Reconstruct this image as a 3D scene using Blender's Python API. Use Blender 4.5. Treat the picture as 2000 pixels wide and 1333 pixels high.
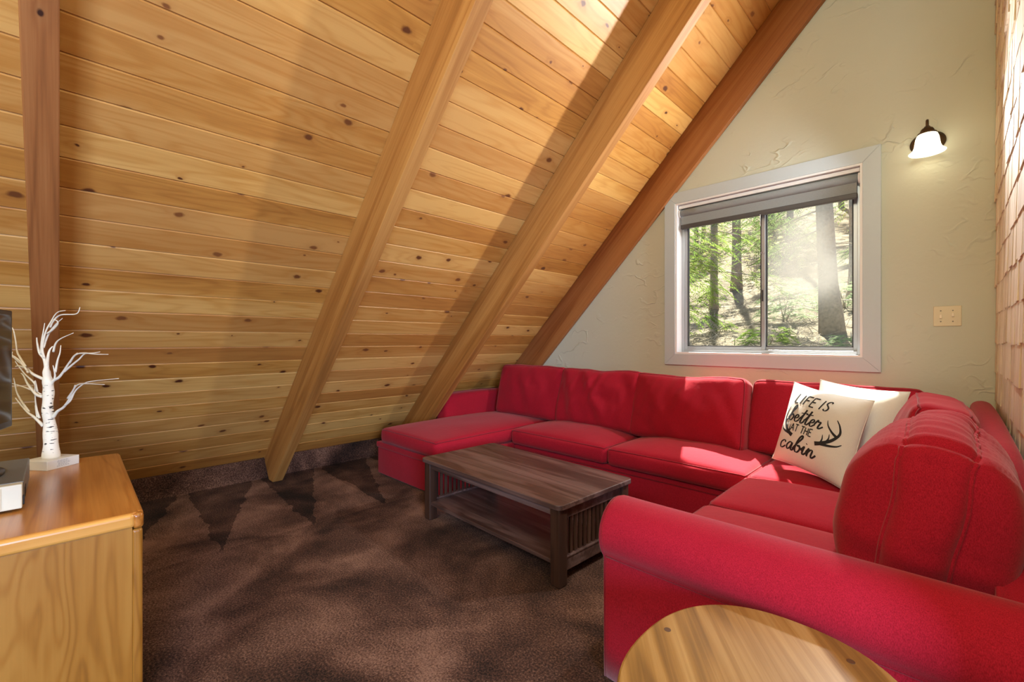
import bpy, bmesh, math, random
from mathutils import Vector, Matrix, noise
random.seed(7)
for o in list(bpy.data.objects): bpy.data.objects.remove(o)
S = bpy.context.scene
COL = S.collection
PI = math.pi

# ------------------------------------------------------------------ camera
CAMH = 1.11
cam = bpy.data.cameras.new('camera'); camo = bpy.data.objects.new('camera', cam); COL.objects.link(camo)
cam.sensor_width = 36.0; cam.lens = 870/2000*36.0; cam.clip_start = 0.02
camo.location = (0, 0, CAMH)
camo.rotation_euler = (PI/2, 0, math.atan2(0.7010, 0.7132))
S.camera = camo

# ------------------------------------------------------------------ view, world, sun, daylight
vs = S.view_settings
vs.view_transform = 'Standard'; vs.look = 'None'; vs.gamma = 1.0; vs.use_curve_mapping = False
vs.exposure = 0.2
W = bpy.data.worlds.new('sky'); S.world = W; W.use_nodes = True
nt = W.node_tree; nt.nodes.clear()
wo = nt.nodes.new('ShaderNodeOutputWorld'); bg = nt.nodes.new('ShaderNodeBackground'); sk = nt.nodes.new('ShaderNodeTexSky')
sk.sky_type = 'NISHITA'; sk.sun_disc = False; sk.sun_elevation = math.radians(52); sk.sun_rotation = 0.0
sk.air_density = 1.0; sk.dust_density = 2.0
bg.inputs['Strength'].default_value = 0.30
nt.links.new(sk.outputs[0], bg.inputs['Color']); nt.links.new(bg.outputs[0], wo.inputs['Surface'])

def light(name, kind, loc, power, color, rot=None, aim=None, **kw):
    l = bpy.data.lights.new(name, kind); l.energy = power; l.color = color
    for k, v in kw.items(): setattr(l, k, v)
    o = bpy.data.objects.new(name, l); COL.objects.link(o); o.location = loc
    if aim is not None:
        o.rotation_euler = (Vector(aim)-Vector(loc)).to_track_quat('-Z', 'Y').to_euler()
    return o
SUN_EL = math.radians(57.5); SUN_AZ = math.radians(20)
sun = light('sun', 'SUN', (0, 12, 14), 27.0, (1.0, 0.95, 0.86), aim=(math.sin(SUN_AZ)*math.cos(SUN_EL)*10, 12-math.cos(SUN_AZ)*math.cos(SUN_EL)*10, 14-math.sin(SUN_EL)*10), angle=0.012)
# daylight of the glazed side of the loft behind the camera, an added rear fill, and the warm ceiling lamps of the room
light('daylight_side_window', 'AREA', (2.5, -0.95, 1.35), 230, (0.50, 0.66, 1.0), aim=(-2.4, 2.0, 0.5), shape='RECTANGLE', size=1.0, size_y=1.2)
light('added_rear_fill', 'AREA', (0.25, -2.9, 3.1), 80, (0.80, 0.92, 1.0), aim=(-0.9, 3.4, 1.0), shape='RECTANGLE', size=1.1, size_y=1.1)  # added cool fill to whiten the window wall; no window stands here
light('ceiling_lamp_light', 'POINT', (-0.3, -1.5, 2.8), 66, (1.0, 0.85, 0.40), shadow_soft_size=0.30)
light('loft_lamp_light', 'POINT', (0.0, 0.15, 2.95), 42, (1.0, 0.85, 0.38), shadow_soft_size=0.30)

# ------------------------------------------------------------------ node helpers
def new_mat(name):
    m = bpy.data.materials.new(name); m.use_nodes = True
    t = m.node_tree; t.nodes.clear()
    out = t.nodes.new('ShaderNodeOutputMaterial'); b = t.nodes.new('ShaderNodeBsdfPrincipled')
    t.links.new(b.outputs[0], out.inputs[0])
    return m, t, b
class N:
    def __init__(s, t): s.t = t
    def n(s, typ, **kw):
        nd = s.t.nodes.new(typ)
        for k, v in kw.items():
            if k.startswith('i_'):
                key = k[2:]
                key = int(key) if key.isdigit() else key.replace('_', ' ')
                s.set(nd.inputs[key], v)
            else: setattr(nd, k, v)
        return nd
    def set(s, sock, v):
        if isinstance(v, bpy.types.NodeSocket): s.t.links.new(v, sock)
        else: sock.default_value = v
    def m(s, op, a, b=0.0, c=0.0, clamp=False):
        nd = s.t.nodes.new('ShaderNodeMath'); nd.operation = op; nd.use_clamp = clamp
        for i, v in enumerate((a, b, c)): s.set(nd.inputs[i], v)
        return nd.outputs[0]
    def v(s, op, a, b=(0, 0, 0), scale=None):
        nd = s.t.nodes.new('ShaderNodeVectorMath'); nd.operation = op
        s.set(nd.inputs[0], a); s.set(nd.inputs[1], b)
        if scale is not None: s.set(nd.inputs['Scale'], scale)
        return nd.outputs[0]
    def mix(s, f, a, b, blend='MIX'):
        nd = s.t.nodes.new('ShaderNodeMix'); nd.data_type = 'RGBA'; nd.blend_type = blend
        s.set(nd.inputs[0], f); s.set(nd.inputs[6], a); s.set(nd.inputs[7], b)
        return nd.outputs[2]
    def ramp(s, f, stops):
        nd = s.t.nodes.new('ShaderNodeValToRGB'); e = nd.color_ramp.elements
        while len(e) < len(stops): e.new(0.5)
        for k, (p, c) in enumerate(stops):
            e[k].position = p; e[k].color = c if len(c) == 4 else (*c, 1)
        s.set(nd.inputs[0], f); return nd.outputs[0]
    def noise(s, vec, scale, detail=3, rough=0.55, dist=0.0, out=0):
        nd = s.n('ShaderNodeTexNoise'); nd.inputs['Scale'].default_value = scale
        nd.inputs['Detail'].default_value = detail; nd.inputs['Roughness'].default_value = rough
        nd.inputs['Distortion'].default_value = dist
        if vec is not None: s.set(nd.inputs['Vector'], vec)
        return nd.outputs[out]
    def bump(s, h, strength, dist, b):
        nd = s.n('ShaderNodeBump'); nd.inputs['Strength'].default_value = strength; nd.inputs['Distance'].default_value = dist
        s.set(nd.inputs['Height'], h); s.t.links.new(nd.outputs[0], b.inputs['Normal'])
def srgb(r, g, b):
    f = lambda c: (c/255/12.92) if c/255 <= 0.04045 else ((c/255+0.055)/1.055)**2.4
    return (f(r), f(g), f(b), 1)

def wood(name, lo, mid, hi, axis, knot=None, freq=34, fine=0.35, rough=0.5, var=0.35, bump=0.05, coat=0.0, knot_scale=5.0, knot_keep=0.6, stretch=0.12, tint=None, ringk=0.26, fsc=60):
    """procedural timber: grain runs along the object's own axis"""
    m, t, b = new_mat(name); g = N(t)
    tc = g.n('ShaderNodeTexCoord').outputs['Object']; rnd = g.n('ShaderNodeObjectInfo').outputs['Random']
    off = g.v('SCALE', (37.0, 51.0, 23.0), scale=rnd)
    p = g.v('ADD', tc, off)
    sc = [1, 1, 1]; sc['xyz'.index(axis)] = stretch
    q = g.v('MULTIPLY', p, tuple(sc))
    f1 = g.noise(q, 7.0, 2, 0.5, 0.25)
    kmask = None
    if knot:
        k = g.n('ShaderNodeTexVoronoi', voronoi_dimensions='2D'); k.inputs['Scale'].default_value = knot_scale
        ks = [1, 1, 1]; ks['xyz'.index(axis)] = 0.62
        wob = g.v('SCALE', g.noise(p, 30, 1, 0.5, 0, 1), scale=0.012)
        kv = g.v('ADD', g.v('MULTIPLY', p, tuple(ks)), wob)
        g.set(k.inputs['Vector'], kv)
        sel = g.n('ShaderNodeSeparateColor'); t.links.new(k.outputs['Color'], sel.inputs[0])
        size = g.m('MULTIPLY_ADD', sel.outputs[1], 0.055, 0.016)
        d = g.m('DIVIDE', k.outputs['Distance'], size)
        on = g.m('LESS_THAN', sel.outputs[0], knot_keep)
        kmask = g.m('MULTIPLY', g.m('SUBTRACT', 1.35, d, clamp=True), on)
        kmask = g.m('MULTIPLY', kmask, 1.6, clamp=True)
        halo = g.m('MULTIPLY', g.m('POWER', 2.718, g.m('MULTIPLY', d, -0.55)), on)
        f1 = g.m('ADD', f1, g.m('MULTIPLY', halo, 0.16))
    ring = g.m('MULTIPLY_ADD', g.m('SINE', g.m('MULTIPLY', f1, freq*2.0)), 0.5, 0.5)
    ring = g.m('POWER', ring, 2.2)
    streak = g.noise(g.v('MULTIPLY', p, tuple(fsc if c == 1 else 1.6 for c in sc)), 1.0, 4, 0.65)
    tone = g.noise(g.v('MULTIPLY', p, tuple(9 if c == 1 else 0.6 for c in sc)), 1.0, 2, 0.5)
    f = g.m('ADD', g.m('MULTIPLY', ring, ringk), g.m('ADD', g.m('MULTIPLY', g.m('SUBTRACT', streak, 0.5), fine), g.m('MULTIPLY', g.m('SUBTRACT', tone, 0.45), 1.0)), clamp=False)
    f = g.m('ADD', f, g.m('MULTIPLY', g.m('SUBTRACT', rnd, 0.5), var))
    f = g.m('ADD', f, 0.22, clamp=True)
    c = g.ramp(f, [(0.0, hi), (0.45, mid), (1.0, lo)])
    if kmask is not None:
        c = g.mix(g.m('MULTIPLY', halo, 0.55), c, lo)
        c = g.mix(kmask, c, knot)
    if tint:
        c = g.mix(g.m('MULTIPLY', g.m('FRACT', g.m('MULTIPLY', rnd, 7.31)), 0.5), c, tint)
    g.set(b.inputs['Base Color'], c)
    b.inputs['Roughness'].default_value = rough
    b.inputs['Coat Weight'].default_value = coat; b.inputs['Coat Roughness'].default_value = 0.25
    b.inputs['Specular IOR Level'].default_value = 0.35
    g.bump(g.m('ADD', ring, streak), bump, 0.002, b)
    return m
def plain(name, col, rough=0.5, metal=0.0, nscale=0, namt=0.0, bump=0.0, spec=0.5):
    m, t, b = new_mat(name); g = N(t)
    if nscale:
        tc = g.n('ShaderNodeTexCoord').outputs['Object']; nz = g.noise(tc, nscale, 4, 0.6)
        dark = tuple(c*(1-namt) for c in col[:3])+(1,)
        g.set(b.inputs['Base Color'], g.mix(nz, dark, col))
        if bump: g.bump(nz, bump, 0.003, b)
    else: b.inputs['Base Color'].default_value = col
    b.inputs['Roughness'].default_value = rough; b.inputs['Metallic'].default_value = metal
    b.inputs['Specular IOR Level'].default_value = spec
    return m
def fabric(name, col, col2, sheen=0.5, scale=620, bump=0.22, rough=0.9, blotch=0.35, tint=(1, 0.6, 0.6, 1)):
    m, t, b = new_mat(name); g = N(t)
    tc = g.n('ShaderNodeTexCoord').outputs['Object']
    w = g.noise(g.v('MULTIPLY', tc, (1, 1, 0.35)), scale, 2, 0.6)
    bl = g.noise(tc, 5, 4, 0.6)
    f = g.m('ADD', g.m('MULTIPLY', g.m('SUBTRACT', w, 0.5), 2.2), g.m('MULTIPLY', g.m('SUBTRACT', bl, 0.5), blotch))
    g.set(b.inputs['Base Color'], g.mix(g.m('ADD', f, 0.5, clamp=True), col, col2))
    b.inputs['Roughness'].default_value = rough; b.inputs['Specular IOR Level'].default_value = 0.15
    b.inputs['Sheen Weight'].default_value = sheen; b.inputs['Sheen Roughness'].default_value = 0.45
    b.inputs['Sheen Tint'].default_value = tint
    soft = g.noise(tc, 26, 3, 0.55)
    g.bump(g.m('ADD', g.m('MULTIPLY', w, 0.12), soft), bump, 0.006, b)
    return m

M = {}
M['plank'] = wood('knotty_pine_boards', srgb(146, 88, 34), srgb(194, 137, 63), srgb(221, 173, 98), 'y', knot=srgb(74, 34, 20), ringk=0.17, fsc=110, freq=34, fine=0.45, var=0.55, rough=0.42, bump=0.04, tint=srgb(168, 108, 56), knot_scale=5.2, knot_keep=0.66)
M['rafter'] = wood('fir_rafter', srgb(116, 72, 30), srgb(160, 106, 50), srgb(184, 132, 70), 'x', knot=srgb(60, 30, 14), fsc=90, freq=16, fine=0.95, var=0.15, rough=0.55, knot_scale=4.2, knot_keep=0.16, stretch=0.05)
M['rafter_red'] = wood('reddish_fir_rafter', srgb(100, 58, 28), srgb(148, 92, 48), srgb(168, 114, 66), 'x', knot=srgb(52, 24, 12), fsc=90, freq=16, fine=0.95, var=0.1, rough=0.55, knot_scale=4.2, knot_keep=0.2, stretch=0.05)
M['oak_top'] = wood('oak_cabinet_top', srgb(108, 58, 18), srgb(164, 102, 38), srgb(188, 128, 60), 'x', fsc=90, freq=26, fine=1.1, var=0.0, rough=0.28, coat=0.35, bump=0.05)
M['oak_side'] = wood('oak_cabinet_side', srgb(100, 58, 14), srgb(146, 96, 32), srgb(162, 114, 48), 'z', freq=40, fine=0.55, ringk=0.28, var=0.0, rough=0.4, coat=0.2, stretch=0.2)
M['oak_trim'] = wood('oak_cabinet_edge', srgb(150, 94, 36), srgb(190, 132, 58), srgb(206, 152, 78), 'y', freq=20, fine=0.5, var=0.0, rough=0.35, coat=0.3)
M['oak_round'] = wood('oak_side_table_top', srgb(86, 58, 24), srgb(142, 104, 50), srgb(174, 138, 82), 'y', ringk=0.40, fsc=90, freq=20, fine=0.9, var=0.0, rough=0.4, coat=0.12, stretch=0.1)
M['espresso'] = wood('dark_stained_wood', srgb(44, 30, 26), srgb(72, 52, 46), srgb(112, 88, 82), 'x', freq=18, fine=0.9, var=0.0, rough=0.34, coat=0.15)
M['espresso_v'] = wood('dark_stained_upright', srgb(30, 18, 12), srgb(56, 36, 27), srgb(80, 56, 44), 'z', freq=18, fine=0.6, var=0.08, rough=0.38, coat=0.1)
M['shingle'] = wood('cedar_shingle', srgb(184, 160, 126), srgb(228, 214, 188), srgb(242, 232, 212), 'z', freq=14, fine=0.7, var=0.7, rough=0.8, bump=0.2, tint=srgb(200, 180, 152))
M['red'] = fabric('crimson_upholstery', (0.21, 0.003, 0.010, 1), (0.40, 0.010, 0.027, 1), sheen=0.16, tint=(1.0, 0.60, 0.55, 1))
M['red_pipe'] = fabric('crimson_piping', (0.14, 0.003, 0.008, 1), (0.24, 0.008, 0.018, 1), sheen=0.3)
M['cream'] = fabric('cream_linen', srgb(206, 204, 196), srgb(224, 222, 214), sheen=0.1, scale=1200, bump=0.2, tint=(1, 1, 1, 1))
M['ink'] = plain('black_print', (0.012, 0.013, 0.015, 1), 0.8)
M['grey_ink'] = plain('grey_print', (0.25, 0.25, 0.25, 1), 0.8)
M['trim'] = plain('white_trim_paint', srgb(184, 198, 206), 0.45, nscale=40, namt=0.04)
M['jamb'] = plain('white_jamb_paint', srgb(226, 228, 230), 0.4)
M['alu'] = plain('aluminium_frame', srgb(176, 180, 186), 0.35, 0.6)
M['alu_dark'] = plain('dark_gasket', srgb(40, 40, 42), 0.6)
M['shade_fab'] = plain('grey_blind_fabric', srgb(148, 156, 160), 0.9, nscale=220, namt=0.25, bump=0.2)
M['shade_rail'] = plain('dark_blind_rail', srgb(78, 78, 80), 0.5, 0.3)
M['bronze'] = plain('bronze_metal', srgb(96, 78, 58), 0.42, 0.75, nscale=60, namt=0.3)
M['plate'] = plain('ivory_plastic', srgb(214, 204, 172), 0.4)
M['toggle'] = plain('ivory_toggle', srgb(236, 228, 204), 0.35)
M['screw'] = plain('screw_metal', srgb(120, 112, 96), 0.4, 0.6)
M['black'] = plain('black_plastic', (0.012, 0.012, 0.013, 1), 0.35)
M['screen'] = plain('dark_glossy_screen', (0.008, 0.009, 0.010, 1), 0.12)
M['vcr_top'] = plain('grey_metal_casing', srgb(128, 128, 122), 0.45, 0.5, nscale=400, namt=0.25)
M['vcr_front'] = plain('cream_plastic', srgb(214, 208, 184), 0.45)
M['white_paint'] = plain('white_painted_block', srgb(214, 210, 200), 0.55, nscale=30, namt=0.05)
M['twig'] = plain('white_twig_wrap', srgb(228, 220, 202), 0.7, nscale=80, namt=0.15)
M['plug'] = plain('walnut_plug', srgb(84, 58, 34), 0.5)
M['roof_dark'] = plain('roof_backing', srgb(92, 60, 34), 0.9)

def birch():
    m, t, b = new_mat('birch_bark'); g = N(t)
    tc = g.n('ShaderNodeTexCoord').outputs['Object']
    nz = g.noise(g.v('MULTIPLY', tc, (22, 22, 170)), 1.0, 3, 0.6)
    msk = g.noise(tc, 34, 1, 0.5)
    f = g.m('MULTIPLY', g.m('GREATER_THAN', nz, 0.58), g.m('GREATER_THAN', msk, 0.52))
    g.set(b.inputs['Base Color'], g.mix(f, srgb(232, 224, 206), srgb(52, 46, 40)))
    b.inputs['Roughness'].default_value = 0.75
    g.bump(nz, 0.3, 0.003, b); return m
M['birch'] = birch()
def carpet():
    m, t, b = new_mat('brown_plush_carpet'); g = N(t)
    tc = g.n('ShaderNodeTexCoord').outputs['Object']
    big = g.noise(tc, 1.9, 3, 0.55, 0.6); mid = g.noise(tc, 6.0, 3, 0.6, 0.3)
    sp = g.n('ShaderNodeSeparateXYZ'); t.links.new(tc, sp.inputs[0])
    # brushed pile: vacuum strokes leave wedge shaped lays of pile
    ang = g.m('ADD', g.m('MULTIPLY', sp.outputs[1], 1.0), g.m('MULTIPLY', sp.outputs[0], 0.22))
    tri = g.m('PINGPONG', g.m('MULTIPLY', ang, 2.1), 0.5)
    depth = g.m('MULTIPLY', g.m('ADD', sp.outputs[0], 4.05), 0.85)
    wedge = g.m('GREATER_THAN', g.m('ADD', tri, g.m('MULTIPLY', mid, 0.25)), g.m('ADD', 0.60, g.m('MULTIPLY', depth, -0.42)))
    near = g.m('MULTIPLY', g.m('LESS_THAN', sp.outputs[0], -2.75), g.m('LESS_THAN', sp.outputs[2], 0.004))
    f = g.m('ADD', g.m('MULTIPLY', g.m('SUBTRACT', big, 0.5), 1.9), g.m('MULTIPLY', g.m('SUBTRACT', mid, 0.5), 0.5))
    f = g.m('ADD', f, g.m('MULTIPLY', g.m('MULTIPLY', g.m('SUBTRACT', wedge, 0.6), near), 0.34))
    tuft = g.noise(tc, 130, 4, 0.8)
    f2 = g.m('ADD', g.m('ADD', f, 0.45), g.m('MULTIPLY', g.m('SUBTRACT', tuft, 0.5), 2.6), clamp=True)
    c = g.ramp(f2, [(0.0, srgb(26, 15, 10)), (0.45, srgb(90, 60, 46)), (1.0, srgb(162, 122, 100))])
    g.set(b.inputs['Base Color'], c)
    b.inputs['Roughness'].default_value = 1.0; b.inputs['Specular IOR Level'].default_value = 0.05
    b.inputs['Sheen Weight'].default_value = 0.04; b.inputs['Sheen Roughness'].default_value = 0.6
    g.bump(tuft, 1.0, 0.012, b); return m
M['carpet'] = carpet()
def plaster():
    m, t, b = new_mat('beige_trowelled_plaster'); g = N(t)
    tc = g.n('ShaderNodeTexCoord').outputs['Object']
    warp = g.v('ADD', tc, g.v('SCALE', g.noise(tc, 3.0, 3, 0.6, 0, 1), scale=0.35))
    r = g.noise(g.v('MULTIPLY', warp, (1, 1, 1.6)), 4.2, 2, 0.5)
    ridge = g.m('SUBTRACT', 1.0, g.m('MULTIPLY', g.m('ABSOLUTE', g.m('SUBTRACT', r, 0.5)), 28.0), clamp=True)
    keep = g.m('MULTIPLY', g.m('SUBTRACT', g.noise(tc, 2.6, 3, 0.6), 0.50), 6.0, clamp=True)
    ridge = g.m('MULTIPLY', ridge, keep)
    fine = g.noise(tc, 38, 4, 0.6)
    g.set(b.inputs['Base Color'], g.mix(g.noise(tc, 1.5, 3), srgb(188, 192, 176), srgb(200, 204, 190)))
    b.inputs['Roughness'].default_value = 0.75; b.inputs['Specular IOR Level'].default_value = 0.25
    g.bump(g.m('ADD', g.m('MULTIPLY', ridge, 0.8), g.m('MULTIPLY', fine, 0.18)), 0.55, 0.012, b); return m
M['plaster'] = plaster()
def glass(name, haze):
    m = bpy.data.materials.new(name); m.use_nodes = True; t = m.node_tree; t.nodes.clear(); g = N(t)
    out = g.n('ShaderNodeOutputMaterial'); tr = g.n('ShaderNodeBsdfTransparent'); gl = g.n('ShaderNodeBsdfGlossy')
    gl.inputs['Roughness'].default_value = 0.02; tr.inputs[0].default_value = (0.97, 0.98, 0.97, 1)
    a = g.n('ShaderNodeMixShader'); a.inputs[0].default_value = 0.045
    t.links.new(tr.outputs[0], a.inputs[1]); t.links.new(gl.outputs[0], a.inputs[2]); last = a.outputs[0]
    if haze:   # failed seal: cloudy bloom between the panes
        tc = g.n('ShaderNodeTexCoord').outputs['Object']
        blobs = 0.0
        for (cx, cz, rx, rz, k) in haze:
            d = g.v('MULTIPLY', g.v('SUBTRACT', tc, (cx, 0, cz)), (1/rx, 0, 1/rz))
            ln = g.n('ShaderNodeVectorMath', operation='LENGTH'); g.set(ln.inputs[0], d)
            e = g.m('MULTIPLY', g.m('POWER', 2.718, g.m('MULTIPLY', g.m('MULTIPLY', ln.outputs['Value'], ln.outputs['Value']), -1.0)), k)
            blobs = g.m('ADD', blobs, e)
        nz = g.noise(tc, 7.0, 5, 0.65); st = g.noise(g.v('MULTIPLY', tc, (30, 1, 160)), 1.0, 2)
        f = g.m('MULTIPLY', blobs, g.m('ADD', 0.35, g.m('ADD', g.m('MULTIPLY', nz, 0.9), g.m('MULTIPLY', st, 0.35))), clamp=True)
        f = g.m('MULTIPLY', f, 0.62)
        tl = g.n('ShaderNodeBsdfTranslucent'); tl.inputs[0].default_value = (0.245, 0.237, 0.215, 1)
        b2 = g.n('ShaderNodeMixShader'); g.set(b2.inputs[0], f)
        t.links.new(last, b2.inputs[1]); t.links.new(tl.outputs[0], b2.inputs[2]); last = b2.outputs[0]
    t.links.new(last, out.inputs[0]); return m
M['glass'] = glass('clear_window_glass', None)
M['glass_haze'] = glass('fogged_window_glass', [(-0.02, 0.20, 0.13, 0.20, 0.70), (-0.10, -0.02, 0.18, 0.20, 0.55), (0.08, -0.04, 0.12, 0.13, 0.65)])
def lampglass():
    m, t, b = new_mat('frosted_lamp_glass'); b.inputs['Base Color'].default_value = (0.95, 0.93, 0.86, 1)
    b.inputs['Roughness'].default_value = 0.4
    b.inputs['Emission Color'].default_value = (1.0, 0.86, 0.58, 1); b.inputs['Emission Strength'].default_value = 2.6
    return m
M['lamp_glass'] = lampglass()

# ------------------------------------------------------------------ mesh helpers
def kids(o, parent):
    if parent is not None: o.parent = parent
    return o
def mk(name, verts, faces, m, parent=None, smooth=False, world=False, loc=None, mw=None):
    """one mesh object. world=True: verts are world coordinates, moved into the (unrotated) parent's frame"""
    off = Vector((0, 0, 0))
    if world:
        p = parent
        while p is not None: off += p.location; p = p.parent
    me = bpy.data.meshes.new(name)
    me.from_pydata([tuple(Vector(v)-off) for v in verts], [], faces)
    me.update()
    if m is not None: me.materials.append(M[m] if isinstance(m, str) else m)
    if smooth: me.polygons.foreach_set('use_smooth', [True]*len(me.polygons))
    o = bpy.data.objects.new(name, me); COL.objects.link(o)
    if loc is not None: o.location = loc
    if mw is not None: o.matrix_local = mw
    return kids(o, parent)
def fixn(o):
    bm = bmesh.new(); bm.from_mesh(o.data); bmesh.ops.recalc_face_normals(bm, faces=bm.faces); bm.to_mesh(o.data); bm.free(); return o
def box(name, lo, hi, m, parent=None, bevel=0.0, world=False, seg=2, loc=None, mw=None):
    bm = bmesh.new()
    vs_ = [bm.verts.new((x, y, z)) for z in (lo[2], hi[2]) for y in (lo[1], hi[1]) for x in (lo[0], hi[0])]
    for f in ((0, 2, 3, 1), (4, 5, 7, 6), (0, 1, 5, 4), (2, 6, 7, 3), (0, 4, 6, 2), (1, 3, 7, 5)): bm.faces.new([vs_[i] for i in f])
    if bevel: bmesh.ops.bevel(bm, geom=bm.edges[:], offset=bevel, segments=seg, profile=0.5, affect='EDGES')
    bm.verts.index_update()
    V = [v.co.copy() for v in bm.verts]; F = [[v.index for v in f.verts] for f in bm.faces]; bm.free()
    return mk(name, V, F, m, parent, world=world, loc=loc, mw=mw)
def prism(name, poly, axis, a, b, m, parent=None, bevel=0.0, world=False, mw=None):
    """polygon (2-D) extruded along axis from a to b"""
    def P(u, v, w):
        return {'x': (w, u, v), 'y': (u, w, v), 'z': (u, v, w)}[axis]
    bm = bmesh.new(); n = len(poly)
    A = [bm.verts.new(P(u, v, a)) for u, v in poly]; B = [bm.verts.new(P(u, v, b)) for u, v in poly]
    bm.faces.new(A); bm.faces.new(B[::-1])
    for i in range(n): bm.faces.new((A[i], B[i], B[(i+1) % n], A[(i+1) % n]))
    bmesh.ops.recalc_face_normals(bm, faces=bm.faces)
    if bevel: bmesh.ops.bevel(bm, geom=bm.edges[:], offset=bevel, segments=2, profile=0.5, affect='EDGES')
    bm.verts.index_update()
    V = [v.co.copy() for v in bm.verts]; F = [[v.index for v in f.verts] for f in bm.faces]; bm.free()
    return mk(name, V, F, m, parent, world=world, mw=mw)
def tube_data(path, rad, seg=8, closed=False):
    V, F = [], []; n = len(path); path = [Vector(p) for p in path]
    up = Vector((0.13, 0.21, 0.97)).normalized()
    prev = None
    for i, p in enumerate(path):
        a = path[(i-1) % n] if (closed or i > 0) else p; c = path[(i+1) % n] if (closed or i < n-1) else p
        d = (c-a)
        d = d.normalized() if d.length > 1e-9 else Vector((0, 0, 1))
        if prev is None:
            s = d.cross(up); s = s.normalized() if s.length > 1e-4 else Vector((1, 0, 0))
        else:
            s = prev-d*prev.dot(d); s = s.normalized() if s.length > 1e-6 else d.orthogonal().normalized()
        prev = s; w = d.cross(s)
        r = rad(i/(n-1)) if callable(rad) else rad
        for k in range(seg):
            t = 2*PI*k/seg; V.append(p+s*(r*math.cos(t))+w*(r*math.sin(t)))
    m_ = n if closed else n-1
    for i in range(m_):
        for k in range(seg):
            F.append((i*seg+k, i*seg+(k+1) % seg, ((i+1) % n)*seg+(k+1) % seg, ((i+1) % n)*seg+k))
    if not closed:
        F.append(tuple(range(seg))[::-1]); F.append(tuple((n-1)*seg+k for k in range(seg)))
    return V, F
def join(parts):
    V, F = [], []
    for v, f in parts:
        o = len(V); V += v; F += [tuple(i+o for i in q) for q in f]
    return V, F
def lathe(profile, seg=32, squash=1.0):
    V, F = [], []; n = len(profile)
    for r, z in profile:
        for k in range(seg):
            t = 2*PI*k/seg; V.append(Vector((r*math.cos(t), r*math.sin(t)*squash, z)))
    for i in range(n-1):
        for k in range(seg):
            F.append((i*seg+k, i*seg+(k+1) % seg, (i+1)*seg+(k+1) % seg, (i+1)*seg+k))
    return V, F
def catmull(pts, sub=6):
    pts = [Vector(p) for p in pts]
    out = []
    for i in range(len(pts)-1):
        p0 = pts[max(i-1, 0)]; p1 = pts[i]; p2 = pts[i+1]; p3 = pts[min(i+2, len(pts)-1)]
        for k in range(sub):
            t = k/sub
            out.append(0.5*((2*p1)+(p2-p0)*t+(2*p0-5*p1+4*p2-p3)*t*t+(3*p1-p0-3*p2+p3)*t**3))
    out.append(pts[-1]); return out
def thing(name, label, cat, loc=(0, 0, 0), rz=0.0, group=None):
    o = bpy.data.objects.new(name, None); COL.objects.link(o); o.empty_display_size = 0.1
    o.location = loc; o.rotation_euler = (0, 0, rz); return tag(o, label, cat, group)
def tag(o, label, cat, group=None):
    o['label'] = label; o['category'] = cat
    if group: o['group'] = group
    return o
def struct(o): o['kind'] = 'structure'; return o

# soft upholstered box: rounded, crowned and wrinkled
def axis_pts(h, r, n):
    e = [r*(1-math.cos(t*PI/8)) for t in range(0, 4)]
    a = [-h+x for x in e]+[-(h-r)+2*(h-r)*k/n for k in range(0, n+1)]+[h-x for x in e[::-1]]
    return a
def soft_fn(half, r, deform):
    hx, hy, hz = half
    def fn(p):
        q = Vector([max(-(h-r), min(h-r, c)) for c, h in zip(p, half)])
        d = p-q; L = d.length
        if L > 1e-9: p2 = q+d*(r/L)
        else: p2 = p.copy()
        u = Vector((p.x/hx, p.y/hy, p.z/hz))
        return deform(p2, u) if deform else p2
    return fn
def soft(name, half, r, m, parent, mat4, deform=None, n=(10, 10, 4), pipes=(), pipe_r=0.0042, pipe_axis='z', pipe_mat='red_pipe', frame=None):
    hx, hy, hz = half; fn = soft_fn(half, r, deform)
    ax = [axis_pts(h, r, k) for h, k in zip(half, n)]
    idx = {}; V = []; F = []
    def vid(i, j, k):
        key = (i, j, k)
        if key not in idx:
            idx[key] = len(V); V.append(mat4 @ fn(Vector((ax[0][i], ax[1][j], ax[2][k]))))
        return idx[key]
    I, J, K = len(ax[0])-1, len(ax[1])-1, len(ax[2])-1
    for i in range(I):
        for j in range(J):
            F.append((vid(i, j, K), vid(i+1, j, K), vid(i+1, j+1, K), vid(i, j+1, K)))
            F.append((vid(i, j, 0), vid(i, j+1, 0), vid(i+1, j+1, 0), vid(i+1, j, 0)))
    for i in range(I):
        for k in range(K):
            F.append((vid(i, 0, k), vid(i+1, 0, k), vid(i+1, 0, k+1), vid(i, 0, k+1)))
            F.append((vid(i, J, k), vid(i, J, k+1), vid(i+1, J, k+1), vid(i+1, J, k)))
    for j in range(J):
        for k in range(K):
            F.append((vid(0, j, k), vid(0, j, k+1), vid(0, j+1, k+1), vid(0, j+1, k)))
            F.append((vid(I, j, k), vid(I, j+1, k), vid(I, j+1, k+1), vid(I, j, k+1)))
    o = mk(name, V, F, m, parent, smooth=True, world=True)
    for s in pipes:
        a3 = 'xyz'.index(pipe_axis); o1, o2 = [q for q in (0, 1, 2) if q != a3]
        A, B = ax[o1], ax[o2]; per = []
        for x in A[:-1]: per.append((x, -half[o2]))
        for y in B[:-1]: per.append((half[o1], y))
        for x in A[:0:-1]: per.append((x, half[o2]))
        for y in B[:0:-1]: per.append((-half[o1], y))
        path = []
        for x, y in per:
            p = Vector((0, 0, 0)); p[o1] = x; p[o2] = y; p[a3] = s*half[a3]
            path.append(mat4 @ fn(p))
        v, f = tube_data(path, pipe_r, 6, closed=True)
        mk('piping', v, f, pipe_mat, o, smooth=True, world=True)
    return o
def nz(x, y, z): return noise.noise(Vector((x, y, z)))

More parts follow.
